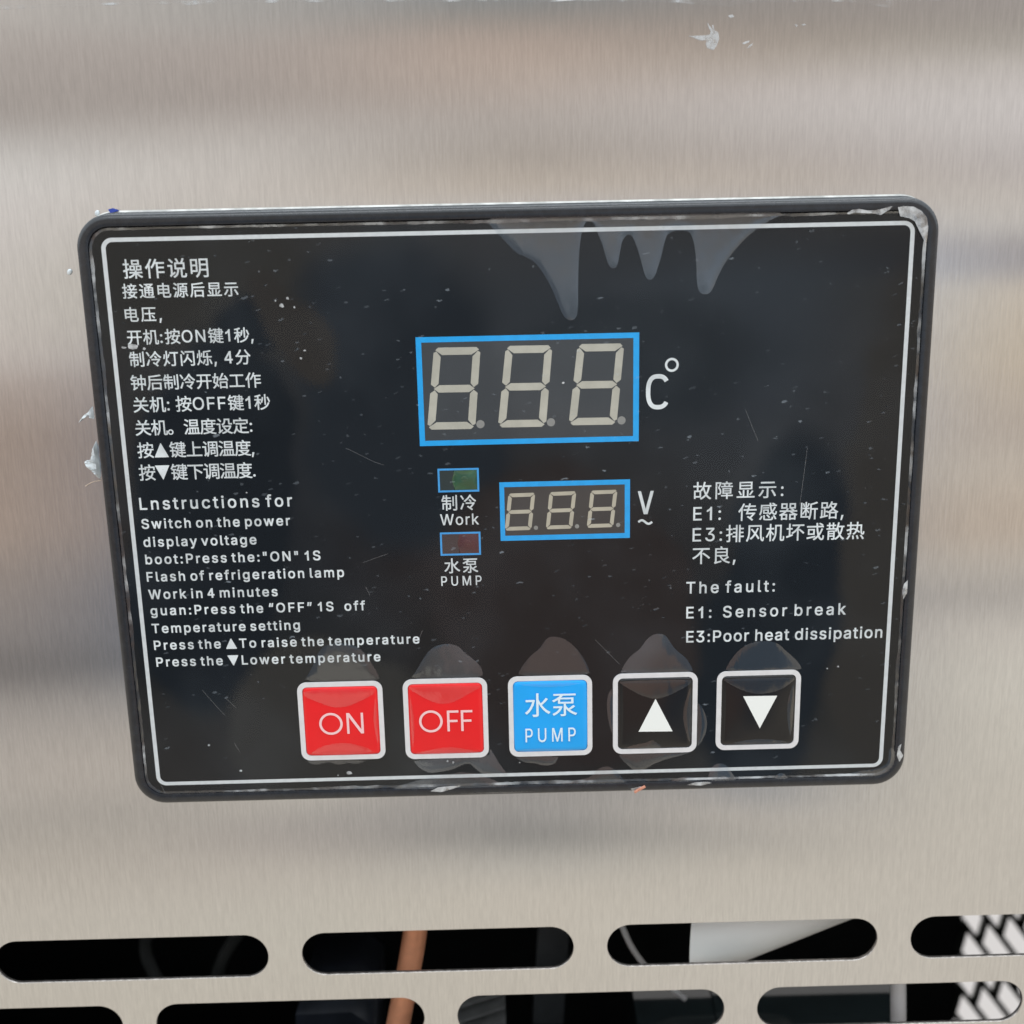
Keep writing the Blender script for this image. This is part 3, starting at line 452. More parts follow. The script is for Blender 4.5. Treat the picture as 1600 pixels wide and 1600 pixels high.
# ------------------------------------------------------------------ lettering
GL = {}
for ln in """"	321	70,509 78,318 128,318 136,509;243,318 250,509 185,509 193,318
,	188	68,71 38,-119 84,-119 137,71
.	188	50,41 63,9 95,-4 128,9 141,41 128,73 95,87 63,73
1	453	198,509 86,427 86,358 209,448 212,448 212,55 76,55 76,0 212,0 276,0 391,0 391,55 276,55 276,509
3	453	44,132 46,111 52,91 60,74 70,57 83,43 98,30 114,19 133,10 152,2 173,-3 195,-6 218,-7 243,-6 266,-2 288,4 309,12 327,23 344,36 358,50 370,66 380,84 387,103 392,123 393,145 392,166 387,186 381,205 371,222 359,239 344,253 327,265 308,276 287,284 264,288 239,290 221,289 372,461 372,509 70,509 70,452 288,452 288,448 157,299 157,248 201,248 223,247 242,244 260,240 275,234 288,226 299,217 308,207 316,196 322,184 326,172 328,158 329,145 328,130 325,116 321,104 315,93 307,83 297,74 287,67 275,61 262,56 248,53 234,51 219,50 165,59 154,64 144,71 134,78 126,87 120,97 115,107 111,119 109,132
4	453	40,158 40,105 282,105 282,0 343,0 343,105 413,105 413,163 343,163 343,318 282,318 282,163 109,163 109,166 311,509 247,509
:	188	50,41 63,9 95,-4 128,9 141,41 128,73 95,87 63,73;128,284 141,316 128,349 95,362 63,349 50,316 63,284 95,271
C	510	57,146 70,115 86,88 104,63 126,42 150,25 177,11 205,1 235,-5 267,-7 286,-6 305,-4 323,0 341,5 357,11 373,19 388,28 402,38 416,49 428,62 438,76 448,91 457,107 463,124 469,142 473,160 408,160 389,114 357,81 315,60 267,53 245,54 223,59 203,66 184,76 166,89 151,105 137,123 125,145 116,168 109,194 105,223 103,254 105,285 109,314 116,340 125,364 137,385 150,403 166,419 184,432 203,443 223,450 245,454 267,456 315,449 357,428 389,395 408,348 473,348 469,367 463,385 456,402 448,418 438,433 427,447 415,460 402,471 388,481 373,490 357,498 340,504 323,509 305,513 286,515 267,516 235,514 205,508 177,498 150,484 126,466 104,445 86,421 70,393 57,362 48,329 42,293 40,254 42,215 48,179
E	419	125,57 125,229 355,229 355,286 125,286 125,452 372,452 372,509 60,509 60,0 375,0 375,57
F	410	125,0 125,221 346,221 346,278 125,278 125,452 369,452 369,509 60,509 60,0
L	393	60,509 60,0 361,0 361,57 125,57 125,509
M	628	122,0 122,291 122,328 121,372 120,416 120,435 129,408 145,361 159,321 170,291 286,0 342,0 456,291 467,322 482,363 498,409 507,436 506,413 505,369 504,327 504,291 504,0 568,0 568,509 476,509 352,187 342,158 330,121 318,83 315,73 311,84 299,123 287,159 277,187 152,509 60,509 60,0
N	523	124,328 122,384 120,431 148,381 177,331 202,290 387,0 463,0 463,509 399,509 399,195 399,157 401,108 403,76 388,107 363,151 343,183 136,509 60,509 60,0 125,0 125,291
O	533	57,146 70,115 86,88 105,63 126,42 150,25 177,11 205,1 235,-5 267,-7 299,-5 329,1 357,11 384,25 408,42 429,63 448,88 464,115 477,146 486,179 491,215 493,254 491,293 486,329 477,362 464,393 448,421 429,445 408,466 384,484 357,498 329,508 299,514 267,516 235,514 205,508 177,498 150,484 126,466 105,445 86,421 70,393 57,362 48,329 42,293 40,254 42,215 48,179;125,144 116,168 109,194 105,223 103,254 105,285 109,314 116,340 125,364 137,385 151,404 167,420 184,433 203,443 223,450 245,454 267,456 289,454 310,450 330,443 349,433 367,420 383,404 396,386 408,365 418,341 425,314 429,286 430,254 429,223 425,194 418,168 408,144 396,123 383,105 367,89 349,76 330,66 310,59 289,54 267,53 245,54 223,59 203,66 184,76 167,89 151,105 137,123
P	445	60,0 125,0 125,186 235,186 263,187 289,191 312,198 332,207 350,219 366,233 379,248 390,265 398,284 404,304 407,325 409,348 407,370 404,391 398,411 390,430 379,447 366,462 350,476 332,487 312,497 289,503 263,507 235,509 60,509;252,243 233,242 125,242 125,452 232,452 251,451 268,449 284,444 297,439 308,431 318,423 326,413 333,402 338,389 342,376 344,362 344,348 344,333 342,319 338,306 333,294 327,282 318,272 308,264 297,256 284,250 269,246
S	447	54,77 64,60 76,45 91,31 108,19 128,9 149,1 172,-4 197,-8 224,-9 252,-8 278,-4 302,2 323,11 343,21 360,34 374,48 386,64 396,81 403,99 407,118 408,139 407,155 405,171 401,185 395,198 387,209 379,220 369,229 359,238 312,264 264,279 212,293 169,308 131,334 124,342 119,352 116,363 115,376 116,387 118,398 123,409 129,418 136,427 145,435 156,442 167,448 180,452 194,456 209,458 225,459 247,457 267,453 286,447 302,437 316,426 326,412 334,396 337,378 401,378 399,397 394,415 387,433 377,449 365,463 351,476 334,488 316,498 296,505 275,511 252,514 227,516 203,514 180,511 158,506 138,498 119,488 102,476 87,463 75,448 65,431 58,413 53,393 52,372 54,348 60,326 71,307 86,289 105,274 128,260 154,249 184,239 245,222 296,205 332,179 338,171 342,161 345,151 346,139 345,126 341,114 336,102 329,92 321,82 311,74 299,66 286,60 272,55 257,52 241,50 224,49 166,59 154,64 142,71 132,79 123,88 116,98 110,110 107,123 104,137 38,137 41,115 46,96
T	449	32,509 32,452 193,452 193,0 257,0 257,452 417,452 417,509
U	517	62,148 66,124 74,101 85,80 98,60 114,43 133,28 154,15 177,5 203,-2 230,-7 259,-8 288,-7 315,-2 340,5 363,15 384,28 403,43 419,60 433,80 443,101 451,124 456,148 457,173 457,509 393,509 393,178 392,160 389,144 384,128 377,113 368,99 357,87 345,77 331,68 315,61 298,56 279,53 259,52 239,53 220,56 203,61 187,68 173,77 160,87 150,99 141,113 133,128 128,144 125,160 124,178 124,509 60,509 60,173
V	480	84,509 16,509 204,0 278,0 463,509 395,509 290,206 267,138 241,52 215,137 192,206
W	686	16,509 155,0 230,0 318,323 335,395 343,437 351,391 368,323 455,0 530,0 670,509 603,509 523,196 510,145 499,94 492,62 486,94 474,145 462,196 380,509 306,509 224,196 211,145 200,94 193,61 187,94 175,145 163,196 82,509
a	389	126,-5 142,-8 160,-9 176,-8 190,-6 203,-3 215,1 252,25 272,52 277,52 277,0 337,0 337,251 336,272 333,290 329,306 322,320 315,333 306,343 296,353 286,360 239,379 194,384 133,375 118,370 104,364 91,355 79,346 67,335 57,322 48,308 41,291 100,274 118,301 149,322 196,331 240,322 267,297 276,257 276,255 265,235 234,227 178,220 125,211 78,193 43,161 38,150 34,138 31,123 30,108 31,90 35,73 40,58 48,45 57,32 68,22 80,12 94,5 110,-1;170,45 130,52 102,72 92,105 103,139 134,159 175,168 200,171 231,176 259,182 276,190 276,138 263,93 257,83 248,74 239,66 228,59 216,53 202,49 187,46
b	424	112,0 112,59 118,59 138,31 172,4 184,-1 198,-5 213,-7 229,-8 252,-7 274,-2 294,5 313,16 330,29 346,45 359,64 370,84 379,108 385,133 389,160 390,189 389,218 385,245 379,270 370,293 359,313 345,332 330,347 313,361 294,371 274,378 252,383 229,384 212,384 197,381 183,378 171,373 137,346 118,319 114,319 114,509 53,509 53,0;113,210 116,229 120,247 125,263 132,278 140,291 150,302 161,312 174,320 188,325 203,329 220,330 237,329 253,325 267,319 280,311 291,301 301,290 309,276 316,261 321,245 325,227 327,209 328,189 327,170 325,151 321,133 316,117 309,101 301,88 291,76 279,66 267,57 253,51 237,48 220,47 204,48 188,51 174,57 162,65 150,75 140,86 132,100 125,115 120,132 116,150 113,169 113,189
c	396	34,187 36,159 40,133 46,108 56,85 68,64 82,46 98,30 117,16 137,6 159,-2 182,-7 207,-8 261,-1 306,21 341,56 363,102 304,117 292,89 271,66 243,52 207,46 189,48 173,51 158,57 145,66 134,76 124,89 115,102 108,117 103,134 99,151 97,169 96,187 97,206 99,224 103,242 108,258 115,274 124,287 134,300 145,310 158,319 173,325 189,329 207,330 242,325 270,311 290,289 303,262 362,277 340,322 305,356 260,377 207,384 182,383 159,378 137,371 117,360 98,346 82,330 68,312 56,291 46,268 40,243 36,216
d	424	39,133 46,108 55,84 66,64 79,45 94,29 111,16 130,5 151,-2 172,-7 195,-8 212,-7 227,-5 241,-1 252,4 287,31 307,59 313,59 313,0 372,0 372,509 311,509 311,319 306,319 287,346 253,373 241,378 228,381 213,384 196,384 173,383 151,378 131,371 112,361 95,347 79,332 66,313 55,293 46,270 39,245 35,218 34,189 35,160;103,133 99,151 97,170 96,189 97,209 99,227 103,245 108,261 115,276 124,290 133,301 145,311 157,319 172,325 187,329 205,330 221,329 237,325 251,320 263,312 275,302 284,291 293,278 300,263 305,247 309,229 311,210 312,189 311,169 309,150 305,132 299,115 293,100 284,86 274,75 263,65 250,57 236,51 221,48 205,47 188,48 172,51 158,57 145,66 134,76 124,88 115,101 109,117
e	404	35,159 40,132 46,108 56,85 68,64 82,46 98,30 117,16 138,6 161,-2 185,-7 212,-8 231,-7 249,-5 266,-1 283,4 298,11 311,19 324,29 335,39 345,51 353,63 360,77 365,91 306,105 285,73 254,53 212,46 195,47 179,50 165,55 151,61 139,70 128,80 118,92 110,106 104,122 100,139 97,157 96,169 371,169 371,194 370,219 368,242 363,263 357,282 350,299 341,315 331,329 319,341 307,351 294,361 280,368 266,374 251,379 236,382 221,384 205,384 180,383 157,378 135,370 115,359 97,346 81,329 67,311 55,290 46,267 39,242 35,215 34,187;97,226 99,241 103,256 109,270 116,282 125,294 135,304 146,313 159,321 173,326 189,329 205,330 222,329 237,326 250,321 263,314 273,305 283,294 291,282 298,269 303,254 307,237 309,221 97,221
f	254	142,0 142,327 228,327 228,379 142,379 142,419 142,431 145,443 149,452 154,460 162,466 171,470 182,473 195,474 215,472 227,468 243,521 222,527 187,530 174,529 161,527 148,524 135,519 124,513 113,505 104,496 96,486 89,474 84,461 82,447 81,432 81,379 6,379 6,327 81,327 81,0
g	425	51,-69 82,-110 93,-119 105,-127 119,-134 134,-140 150,-144 168,-148 187,-150 207,-151 229,-150 251,-147 271,-142 291,-136 308,-127 324,-117 338,-104 350,-90 360,-73 367,-54 371,-32 372,-9 372,379 313,379 313,319 308,319 288,346 253,373 242,378 228,382 213,384 196,384 173,383 152,378 131,371 112,361 95,347 80,332 66,314 55,293 46,271 39,246 35,220 34,191 35,163 39,136 46,112 55,90 67,71 80,53 95,39 113,27 132,17 152,10 173,6 195,5 212,5 227,8 241,11 252,16 287,41 306,68 311,68 311,-6 310,-28 304,-47 295,-62 282,-75 267,-85 249,-92 229,-96 207,-97 154,-88 122,-66 101,-41;109,123 103,138 99,155 97,173 96,193 97,212 99,229 103,246 109,262 115,277 124,290 134,302 145,312 158,320 172,325 188,329 205,330 222,329 237,325 251,320 264,312 275,303 285,291 293,278 300,264 305,248 309,231 312,212 312,193 312,172 309,154 305,137 300,121 293,107 285,95 275,84 264,75 251,68 237,63 222,60 205,59 188,60 172,63 158,68 145,76 134,85 124,96 116,108
h	410	53,509 53,0 114,0 114,227 114,243 117,257 121,271 126,283 133,293 141,303 150,311 161,317 172,322 184,326 197,328 210,329 229,328 246,323 260,315 273,304 283,291 290,275 295,256 296,235 296,0 357,0 357,240 356,264 353,285 348,304 341,321 332,336 321,349 309,360 295,369 280,376 264,380 246,383 227,384 207,383 187,379 169,372 152,362 137,349 124,332 114,315 114,509
i	167	54,455 84,443 114,455 126,483 114,512 84,524 54,512 41,483;53,379 53,0 114,0 114,379
k	381	114,212 114,509 53,509 53,0 114,0 114,141 154,178 294,0 372,0 201,216 360,379 284,379 121,212
l	189	53,84 54,65 58,47 65,33 74,20 86,10 101,3 119,-1 139,-2 162,-1 181,3 170,54 160,53 146,52 120,62 114,99 114,509 53,509
m	610	114,0 114,238 114,253 117,266 121,278 126,289 158,320 199,330 215,329 229,326 242,320 253,311 262,301 269,288 273,275 274,260 274,0 335,0 335,247 345,290 374,320 419,330 433,329 447,326 460,321 473,313 483,302 490,289 494,273 496,254 496,0 557,0 557,255 556,276 553,296 548,313 541,328 532,342 522,354 510,364 497,372 483,378 468,383 453,385 437,386 422,385 407,383 394,380 381,375 368,369 357,361 347,353 337,343 329,332 322,321 317,309 316,314 309,331 299,347 287,361 273,372 257,380 239,385 219,386 172,376 132,346 125,335 118,323 112,310 112,379 53,379 53,0
n	410	114,0 114,227 114,243 117,257 121,271 126,283 133,293 141,303 150,311 161,317 172,322 184,326 197,328 210,329 229,328 246,323 260,315 273,304 283,291 290,275 295,256 296,235 296,0 357,0 357,240 356,264 353,285 348,304 341,321 332,336 321,349 309,360 295,369 280,376 264,380 246,383 227,384 207,383 187,379 169,372 152,362 137,349 124,332 112,312 112,379 53,379 53,0
o	415	46,108 56,85 68,64 82,46 98,30 117,16 137,6 159,-2 182,-7 207,-8 233,-7 256,-2 278,6 299,16 317,30 333,46 347,64 359,85 369,108 376,133 380,159 381,187 380,216 376,243 369,268 359,291 347,312 333,330 317,346 299,360 278,371 256,378 233,383 207,384 182,383 159,378 137,371 117,360 98,346 82,330 68,312 56,291 46,268 40,243 36,216 34,187 36,159 40,133;108,117 103,134 99,151 97,169 96,187 97,206 99,224 103,242 108,258 115,274 124,287 134,300 145,310 158,319 173,325 189,329 207,330 226,329 242,325 257,319 270,310 282,300 292,287 300,274 307,258 312,242 316,224 318,206 319,187 318,169 316,151 312,134 307,117 300,102 292,89 282,76 270,66 257,57 242,51 226,48 207,46 189,48 173,51 158,57 145,66 134,76 124,89 115,102
p	424	53,379 53,-143 114,-143 114,59 118,59 138,31 173,4 184,-1 198,-5 213,-7 229,-8 252,-7 274,-2 294,5 313,16 330,29 346,45 359,64 370,84 379,108 385,133 389,160 390,189 389,218 385,245 379,270 370,293 359,313 345,332 330,347 313,361 294,371 274,378 252,383 229,384 212,384 197,381 183,378 171,373 137,346 118,319 112,319 112,379;116,150 113,169 113,189 113,210 116,229 120,247 125,263 132,278 140,291 150,302 161,312 174,320 188,325 203,329 220,330 237,329 253,325 267,319 280,311 291,301 301,290 309,276 316,261 321,245 325,227 327,209 328,189 327,170 325,151 321,133 316,117 309,101 301,88 291,76 279,66 267,57 253,51 237,48 220,47 204,48 188,51 174,57 162,65 150,75 140,86 132,100 125,115 120,132
r	259	114,0 114,237 114,250 117,262 121,273 126,284 159,315 207,326 230,324 243,322 243,384 229,384 213,385 196,384 181,380 166,375 152,367 140,358 130,347 122,335 115,321 112,321 112,379 53,379 53,0
s	365	53,50 62,38 72,27 84,18 98,10 112,3 128,-2 145,-5 163,-7 182,-8 203,-7 223,-5 242,0 260,6 276,15 290,24 302,35 312,47 321,61 326,75 330,90 331,107 330,125 325,142 317,158 306,171 292,183 275,194 254,202 229,209 172,223 124,243 117,250 112,258 110,267 109,277 110,289 114,299 121,308 131,317 143,324 156,329 171,332 187,333 205,331 219,328 232,323 243,316 268,277 324,290 319,303 314,316 307,328 299,339 290,349 279,358 267,366 254,372 239,378 223,381 206,384 187,384 167,384 149,381 131,377 115,370 100,363 87,354 75,343 65,332 57,319 51,305 48,290 47,274 48,255 53,237 61,222 72,208 87,196 104,186 125,177 149,170 212,155 254,136 268,103 267,91 262,81 255,71 244,62 232,55 217,50 200,46 181,45 165,46 150,49 136,54 124,60 114,69 105,79 99,92 94,107 36,94 40,78 45,63
t	227	65,93 67,71 72,52 80,35 92,21 107,10 125,2 145,-3 168,-4 192,-3 213,2 202,54 185,51 170,50 136,61 126,98 126,327 204,327 204,379 126,379 126,471 65,471 65,379 6,379 6,327 65,327
u	410	53,379 53,139 54,116 57,95 62,76 69,59 78,44 89,31 101,20 115,11 130,4 146,-1 164,-4 182,-5 203,-4 222,0 240,7 257,17 272,30 286,47 297,67 298,70 298,0 357,0 357,379 296,379 296,153 295,137 293,122 289,109 283,97 276,86 268,77 259,69 249,62 238,57 226,53 213,51 200,50 181,52 164,56 150,64 137,75 127,89 119,105 115,123 114,144 114,379
v	389	187,87 165,155 84,379 17,379 163,0 226,0 371,379 305,379 224,155 203,87 195,59
w	567	87,379 23,379 138,0 199,0 248,172 263,225 277,280 284,309 291,280 305,225 319,172 368,0 429,0 545,379 480,379 434,214 413,135 397,66 382,136 362,214 316,379 252,379 206,214 186,135 170,64 154,137 133,214
y	389	71,-87 61,-86 47,-139 65,-143 91,-145 139,-136 177,-107 204,-58 371,379 305,379 224,155 202,87 195,60 187,87 165,155 84,379 17,379 163,-1 151,-36 130,-74 104,-89
~	453	53,170 52,150 108,150 109,165 111,178 115,188 121,196 154,210 177,204 207,182 254,148 301,137 349,148 360,155 370,163 379,173 386,185 393,199 397,215 400,233 400,253 344,253 344,239 341,226 338,216 332,207 325,201 318,196 309,193 299,192 275,198 246,221 197,256 151,266 103,255 92,248 82,240 73,230 66,218 60,204 55,188
“	300	104,509 52,318 121,318 151,509;228,509 175,318 244,318 274,509
”	300	82,509 52,318 98,318 151,509;205,509 175,318 222,318 274,509""".split('\n'):
    ch, adv, ps = ln.split('\t')
    GL[ch] = (int(adv) / 509.0, [[tuple(int(v) / 509.0 for v in q.split(',')) for q in po.split(' ')] for po in ps.split(';')])
GL[' '] = (0.08, [])
GL['1'] = (0.72, [[(0.36, 0.0), (0.50, 0.0), (0.50, 1.0), (0.41, 1.0), (0.34, 0.88), (0.24, 0.80), (0.13, 0.75), (0.13, 0.62), (0.25, 0.67), (0.36, 0.75)]])
GL['4'] = (0.76, [[(0.43, 0.0), (0.57, 0.0), (0.57, 0.24), (0.70, 0.24), (0.70, 0.36), (0.57, 0.36), (0.57, 1.0), (0.45, 1.0), (0.03, 0.36), (0.03, 0.24), (0.43, 0.24)], [(0.43, 0.36), (0.16, 0.36), (0.43, 0.78)]])
GL['~'] = (0.9, [])
_tmp = {}
def cjk(ch):
    '''outlines of a Chinese character from the built-in font, scaled so that the ink of a full character is 1 high'''
    if ch in _tmp: return _tmp[ch]
    cu = bpy.data.curves.new('t', 'FONT'); cu.body = ch; cu.size = 1.0
    ob = bpy.data.objects.new('t', cu); col.objects.link(ob)
    bpy.context.view_layer.update()
    dg = bpy.context.evaluated_depsgraph_get()
    c = ob.evaluated_get(dg).to_curve(dg)
    polys = []
    for sp in c.splines:
        po = []; bp = sp.bezier_points; n = len(bp)
        for i in range(n):
            p0, p1, p2, p3 = bp[i].co, bp[i].handle_right, bp[(i+1) % n].handle_left, bp[(i+1) % n].co
            st = abs((p1-p0).cross(p3-p0).z) < 3e-4 and abs((p2-p0).cross(p3-p0).z) < 3e-4
            for j in range(1 if st else 4):
                s = j / 4.0; m_ = 1 - s
                q = m_**3*p0 + 3*m_*m_*s*p1 + 3*m_*s*s*p2 + s**3*p3
                po.append((q.x, q.y))
        polys.append(po)
    bpy.data.objects.remove(ob); bpy.data.curves.remove(cu)
    _tmp[ch] = polys
    return polys
_ref = [q for po in cjk('国') for q in po]
CB, CH = min(q[1] for q in _ref), max(q[1] for q in _ref) - min(q[1] for q in _ref)
def glyph(ch, cap, H):
    '''-> advance (mm), polygons (mm) with baseline at 0'''
    if ch in '▲▼':
        h = cap * 1.12; wd = h * 1.12
        q = [(0.06*wd, -0.08*cap), (0.94*wd, -0.08*cap), (0.5*wd, h - 0.08*cap)]
        if ch == '▼': q = [(x_, h - 0.16*cap - z_) for x_, z_ in q]
        return wd, [q]
    if ch in GL:
        a, ps = GL[ch]; return a * cap, [[(x_ * cap, z_ * cap) for x_, z_ in po] for po in ps]
    k = H / CH
    return 1.075 * H, [[((x_ ) * k, (z_ - CB) * k - 0.10 * H) for x_, z_ in po] for po in cjk(ch)]
def set_line(text, x0, x1, zb, cap, H=0.0, sx=1.0):
    pen = 0.0; items = []
    for ch in text:
        a, ps = glyph(ch, cap, H); items.append((pen, ps)); pen += a * sx
    def ext(tr):
        xs = [p_ + i * tr + q[0] * sx for i, (p_, ps) in enumerate(items) for po in ps for q in po]
        return min(xs), max(xs)
    n = max(1, len(text) - 1)
    a, b = ext(0); tr = ((x1 - x0) - (b - a)) / n
    a, b = ext(tr); tr += ((x1 - x0) - (b - a)) / n
    a, b = ext(tr)
    return [[(x0 + p_ + i * tr + q[0] * sx - a, zb + q[1]) for q in po] for i, (p_, ps) in enumerate(items) for po in ps]
INK = -5.545
def text_part(name, polys, parent, mat=None, bold=0.0, y=INK):
    return link(name, bold_fill(name, polys, y, bold), mat or M['ink_white'], parent)

# ------------------------------------------------------------------ the steel cabinet
cab = tag(empty('steel_cabinet', (0, 0, -0.6)), 'brushed stainless steel cabinet front with rows of rounded vent slots below the black controller', 'cabinet')
def local(o, parent):
    o.matrix_parent_inverse = parent.matrix_world.inverted() if False else o.matrix_parent_inverse
    o.location = Vector(o.location) - Vector(parent.location)
    return o
def slot(x0, x1, zc, h): return rrect(x0, zc - h/2, x1, zc + h/2, h/2 - 0.01, 10)
holes = []
for row, (zc, off) in enumerate(((-111.75, -55.75), (-130.75, -93.95), (-149.8, -55.75))):
    for k in range(-3, 4):
        x0 = off + 76.55 * k
        if -330 < x0 < 300: holes.append(slot(x0, x0 + 68.2, zc, 11.9))
outer = [(-450, -600), (450, -600), (450, 170), (-450, 170)]
fp = local(link('front_panel', fill('front_panel', [outer] + holes, 0.0, depth=1.0), M['steel'], cab), cab)
fp.data.materials.append(M['cut_edge'])
for po in fp.data.polygons:
    if abs(po.normal.y) < 0.5: po.material_index = 1
for q in STEEL_SCRATCH:
    local(link('scratch', fill('scratch', [stroke(smooth_open(q), 0.09)], -0.02), M['steel_scratch'], fp), cab)
bm = bmesh.new()
boxes(bm, -450, 1.1, -600, -448, 300, 170); boxes(bm, 448, 1.1, -600, 450, 300, 170)
boxes(bm, -447.9, 1.1, 168, 447.9, 170, 170); boxes(bm, -447.9, 170.1, 168, 20, 300, 170); boxes(bm, 340, 170.1, 168, 447.9, 300, 170); boxes(bm, -447.9, 1.1, -600, 447.9, 300, -598)  # unseen gap left in the top to light the compressor
boxes(bm, -447.9, 298, -597.9, 262, 300, 167.9); boxes(bm, 262.1, 298, -200, 447.9, 300, 167.9)
local(link('lining', mesh_bm('lining', bm), M['dark_metal'], cab), cab)
# rear grille of slanted expanded mesh
bm = bmesh.new()
def bar(a, b, wd):
    d = Vector((b[0]-a[0], 0, b[1]-a[1])).normalized(); nrm = Vector((-d.z, 0, d.x)) * wd / 2
    vs = []
    for yy in (296.0, 299.0):
        for q in (a, b):
            for s in (1, -1): vs.append(bm.verts.new((Vector((q[0], yy, q[1])) + nrm * s) / 1000))
    for f in ((0,1,3,2), (4,6,7,5), (0,4,5,1), (2,3,7,6), (0,2,6,4), (1,5,7,3)): bm.faces.new([vs[i] for i in f])
for k in range(-8, 30):
    z0 = -190 - 21.0 * k
    bar((262, z0), (448, z0 - 186 * 1.35), 3.4)
    for i in range(8):                                    # short webs between the long strands
        xx = 264 + 24.0 * i + (12 if k % 2 else 0); zz = z0 - (xx - 262) * 1.35
        bar((xx, zz + 1.0), (xx - 3.5, zz - 17.0), 3.4)
local(link('rear_grille', mesh_bm('rear_grille', bm), M['grille'], cab), cab)

# ------------------------------------------------------------------ the controller
cp = tag(empty('control_panel'), 'black rectangular temperature controller with white border, two unlit digit displays and five square buttons', 'control panel')
# housing: profile swept round the rounded outline (inset from widest outline, depth y)
prof = [(-0.5, 0.0), (-0.45, -2.2), (-0.1, -2.5), (0.0, -4.6), (0.25, -5.4), (0.7, -5.85), (1.3, -6.0), (2.3, -6.0), (2.65, -5.9), (2.75, -5.52)]
bm = bmesh.new(); rings = []
for ins, yy in prof:
    rr = rrect(-90.6 + ins, -66.75 + ins, 90.6 - ins, 66.9 - ins, max(0.8, 7.2 - ins), 10)
    rings.append([bm.verts.new((a / 1000, yy / 1000, b / 1000)) for a, b in rr])
for r0, r1 in zip(rings, rings[1:]):
    n = len(r0)
    for i in range(n): bm.faces.new((r0[i], r0[(i+1) % n], r1[(i+1) % n], r1[i]))
bmesh.ops.recalc_face_normals(bm, faces=bm.faces)
bez = link('bezel', mesh_bm('bezel', bm, True, 50), M['bezel'], cp)
if bez.data.polygons[len(bez.data.polygons)//2].normal.y > 0: bez.data.flip_normals()
bm = bmesh.new()
gp = [rrect(-90.6 - e, -66.75 - e, 90.6 + e, 66.9 + e, 7.2 + e, 10) for e in (1.0, 0.95, 0.4)]
gr_ = [[bm.verts.new((a / 1000, yy / 1000, b / 1000)) for a, b in q] for q, yy in zip(gp, (0.0, -0.7, -0.95))]
for r0, r1 in zip(gr_, gr_[1:]):
    for i in range(len(r0)): bm.faces.new((r0[i], r0[(i+1) % len(r0)], r1[(i+1) % len(r0)], r1[i]))
bmesh.ops.recalc_face_normals(bm, faces=bm.faces)
link('edge_highlight', mesh_bm('edge_highlight', bm, True, 60), M['edge_highlight'], cp)  # added pale lip, drawn as the bright line above the bezel
fo = (-87.95, -64.1, 87.95, 64.25)
link('faceplate', fill('faceplate', [rrect(*fo, 4.6, 8)], -5.5), M['face'], cp)
link('border_line', fill('border_line', [rrect(-85.3, -62.0, 85.3, 62.0, 2.3, 8), rrect(-84.4, -61.15, 84.4, 61.15, 1.5, 8)], INK), M['ink_line'], cp)

# protective film with cut-outs over the embossed buttons
fh = [rrect(*inset_rr(b, 0.2), 1.9, 5) for b in BTN]
pf = link('protective_film', fill('protective_film', [rrect(-87.6, -63.75, 87.6, 63.9, 4.4, 8)] + fh, -5.80), M['film'], cp)
def bubble(pts, y, mat, smooth=1):
    pts = smooth_closed([tuple(q) for q in pts], smooth)
    return link('film_bubble', puff('film_bubble', pts, y, 0.085), mat, pf)
yb = -5.84
for nm, pts in BUB.items():
    if nm.startswith(('tr_', 'glint')): bubble(pts, yb - 0.25, M['crinkle_glint'], 0)  # glint shapes are pale strips painted as glints on creased film
    elif nm.endswith('_in'): continue
    else: bubble(pts, yb, M['bubble'], 1); yb -= 0.004
# raised dog-eared rim of the film: a thin uneven lip all round
bm = bmesh.new()
rr = rrect(-87.65, -63.85, 87.65, 63.95, 4.4, 10)
seg = []
for i in range(len(rr)):
    a, b = Vector(rr[i]), Vector(rr[(i+1) % len(rr)])
    n = max(1, int((b - a).length / 0.9))
    for j in range(n): seg.append(a.lerp(b, j / n))
N = len(seg); va = []; vb = []
lift = [0.0] * N
rnd = random.Random(3)
x_ = 0.0
for i in range(N):
    x_ = 0.82 * x_ + rnd.uniform(-1, 1) * 0.11; lift[i] = x_
for i, q in enumerate(seg):
    inn = q * (1 - (0.55 + 1.1 * max(0.0, lift[i] + 0.05)) / q.length)
    va.append(bm.verts.new((q.x / 1000, (-6.02 - abs(lift[i]) * 0.5) / 1000, q.y / 1000)))
    vb.append(bm.verts.new((inn.x / 1000, -5.90 / 1000, inn.y / 1000)))
for i in range(N): bm.faces.new((va[i], va[(i+1) % N], vb[(i+1) % N], vb[i]))
link('film_edge', mesh_bm('film_edge', bm, True), M['edge_film'], pf)

for q in SCRATCH:
    link('scratch', fill('scratch', [stroke(q, 0.075)], -5.825), M['scratch'], pf)
for (x_, z_), r_, el in FLECK:  # pale flat marks for debris and scuffs, some standing in for glints
    rn = random.Random(int(x_ * 97 + z_ * 13)); a0 = rn.uniform(0, 6)
    link('fleck', fill('fleck', [[(x_ + r_ * el * rn.uniform(.5, 1.1) * math.cos(a0 + k * .785), z_ + r_ * rn.uniform(.5, 1.1) * math.sin(a0 + k * .785)) for k in range(8)]], -5.83), M['fleck'], pf)
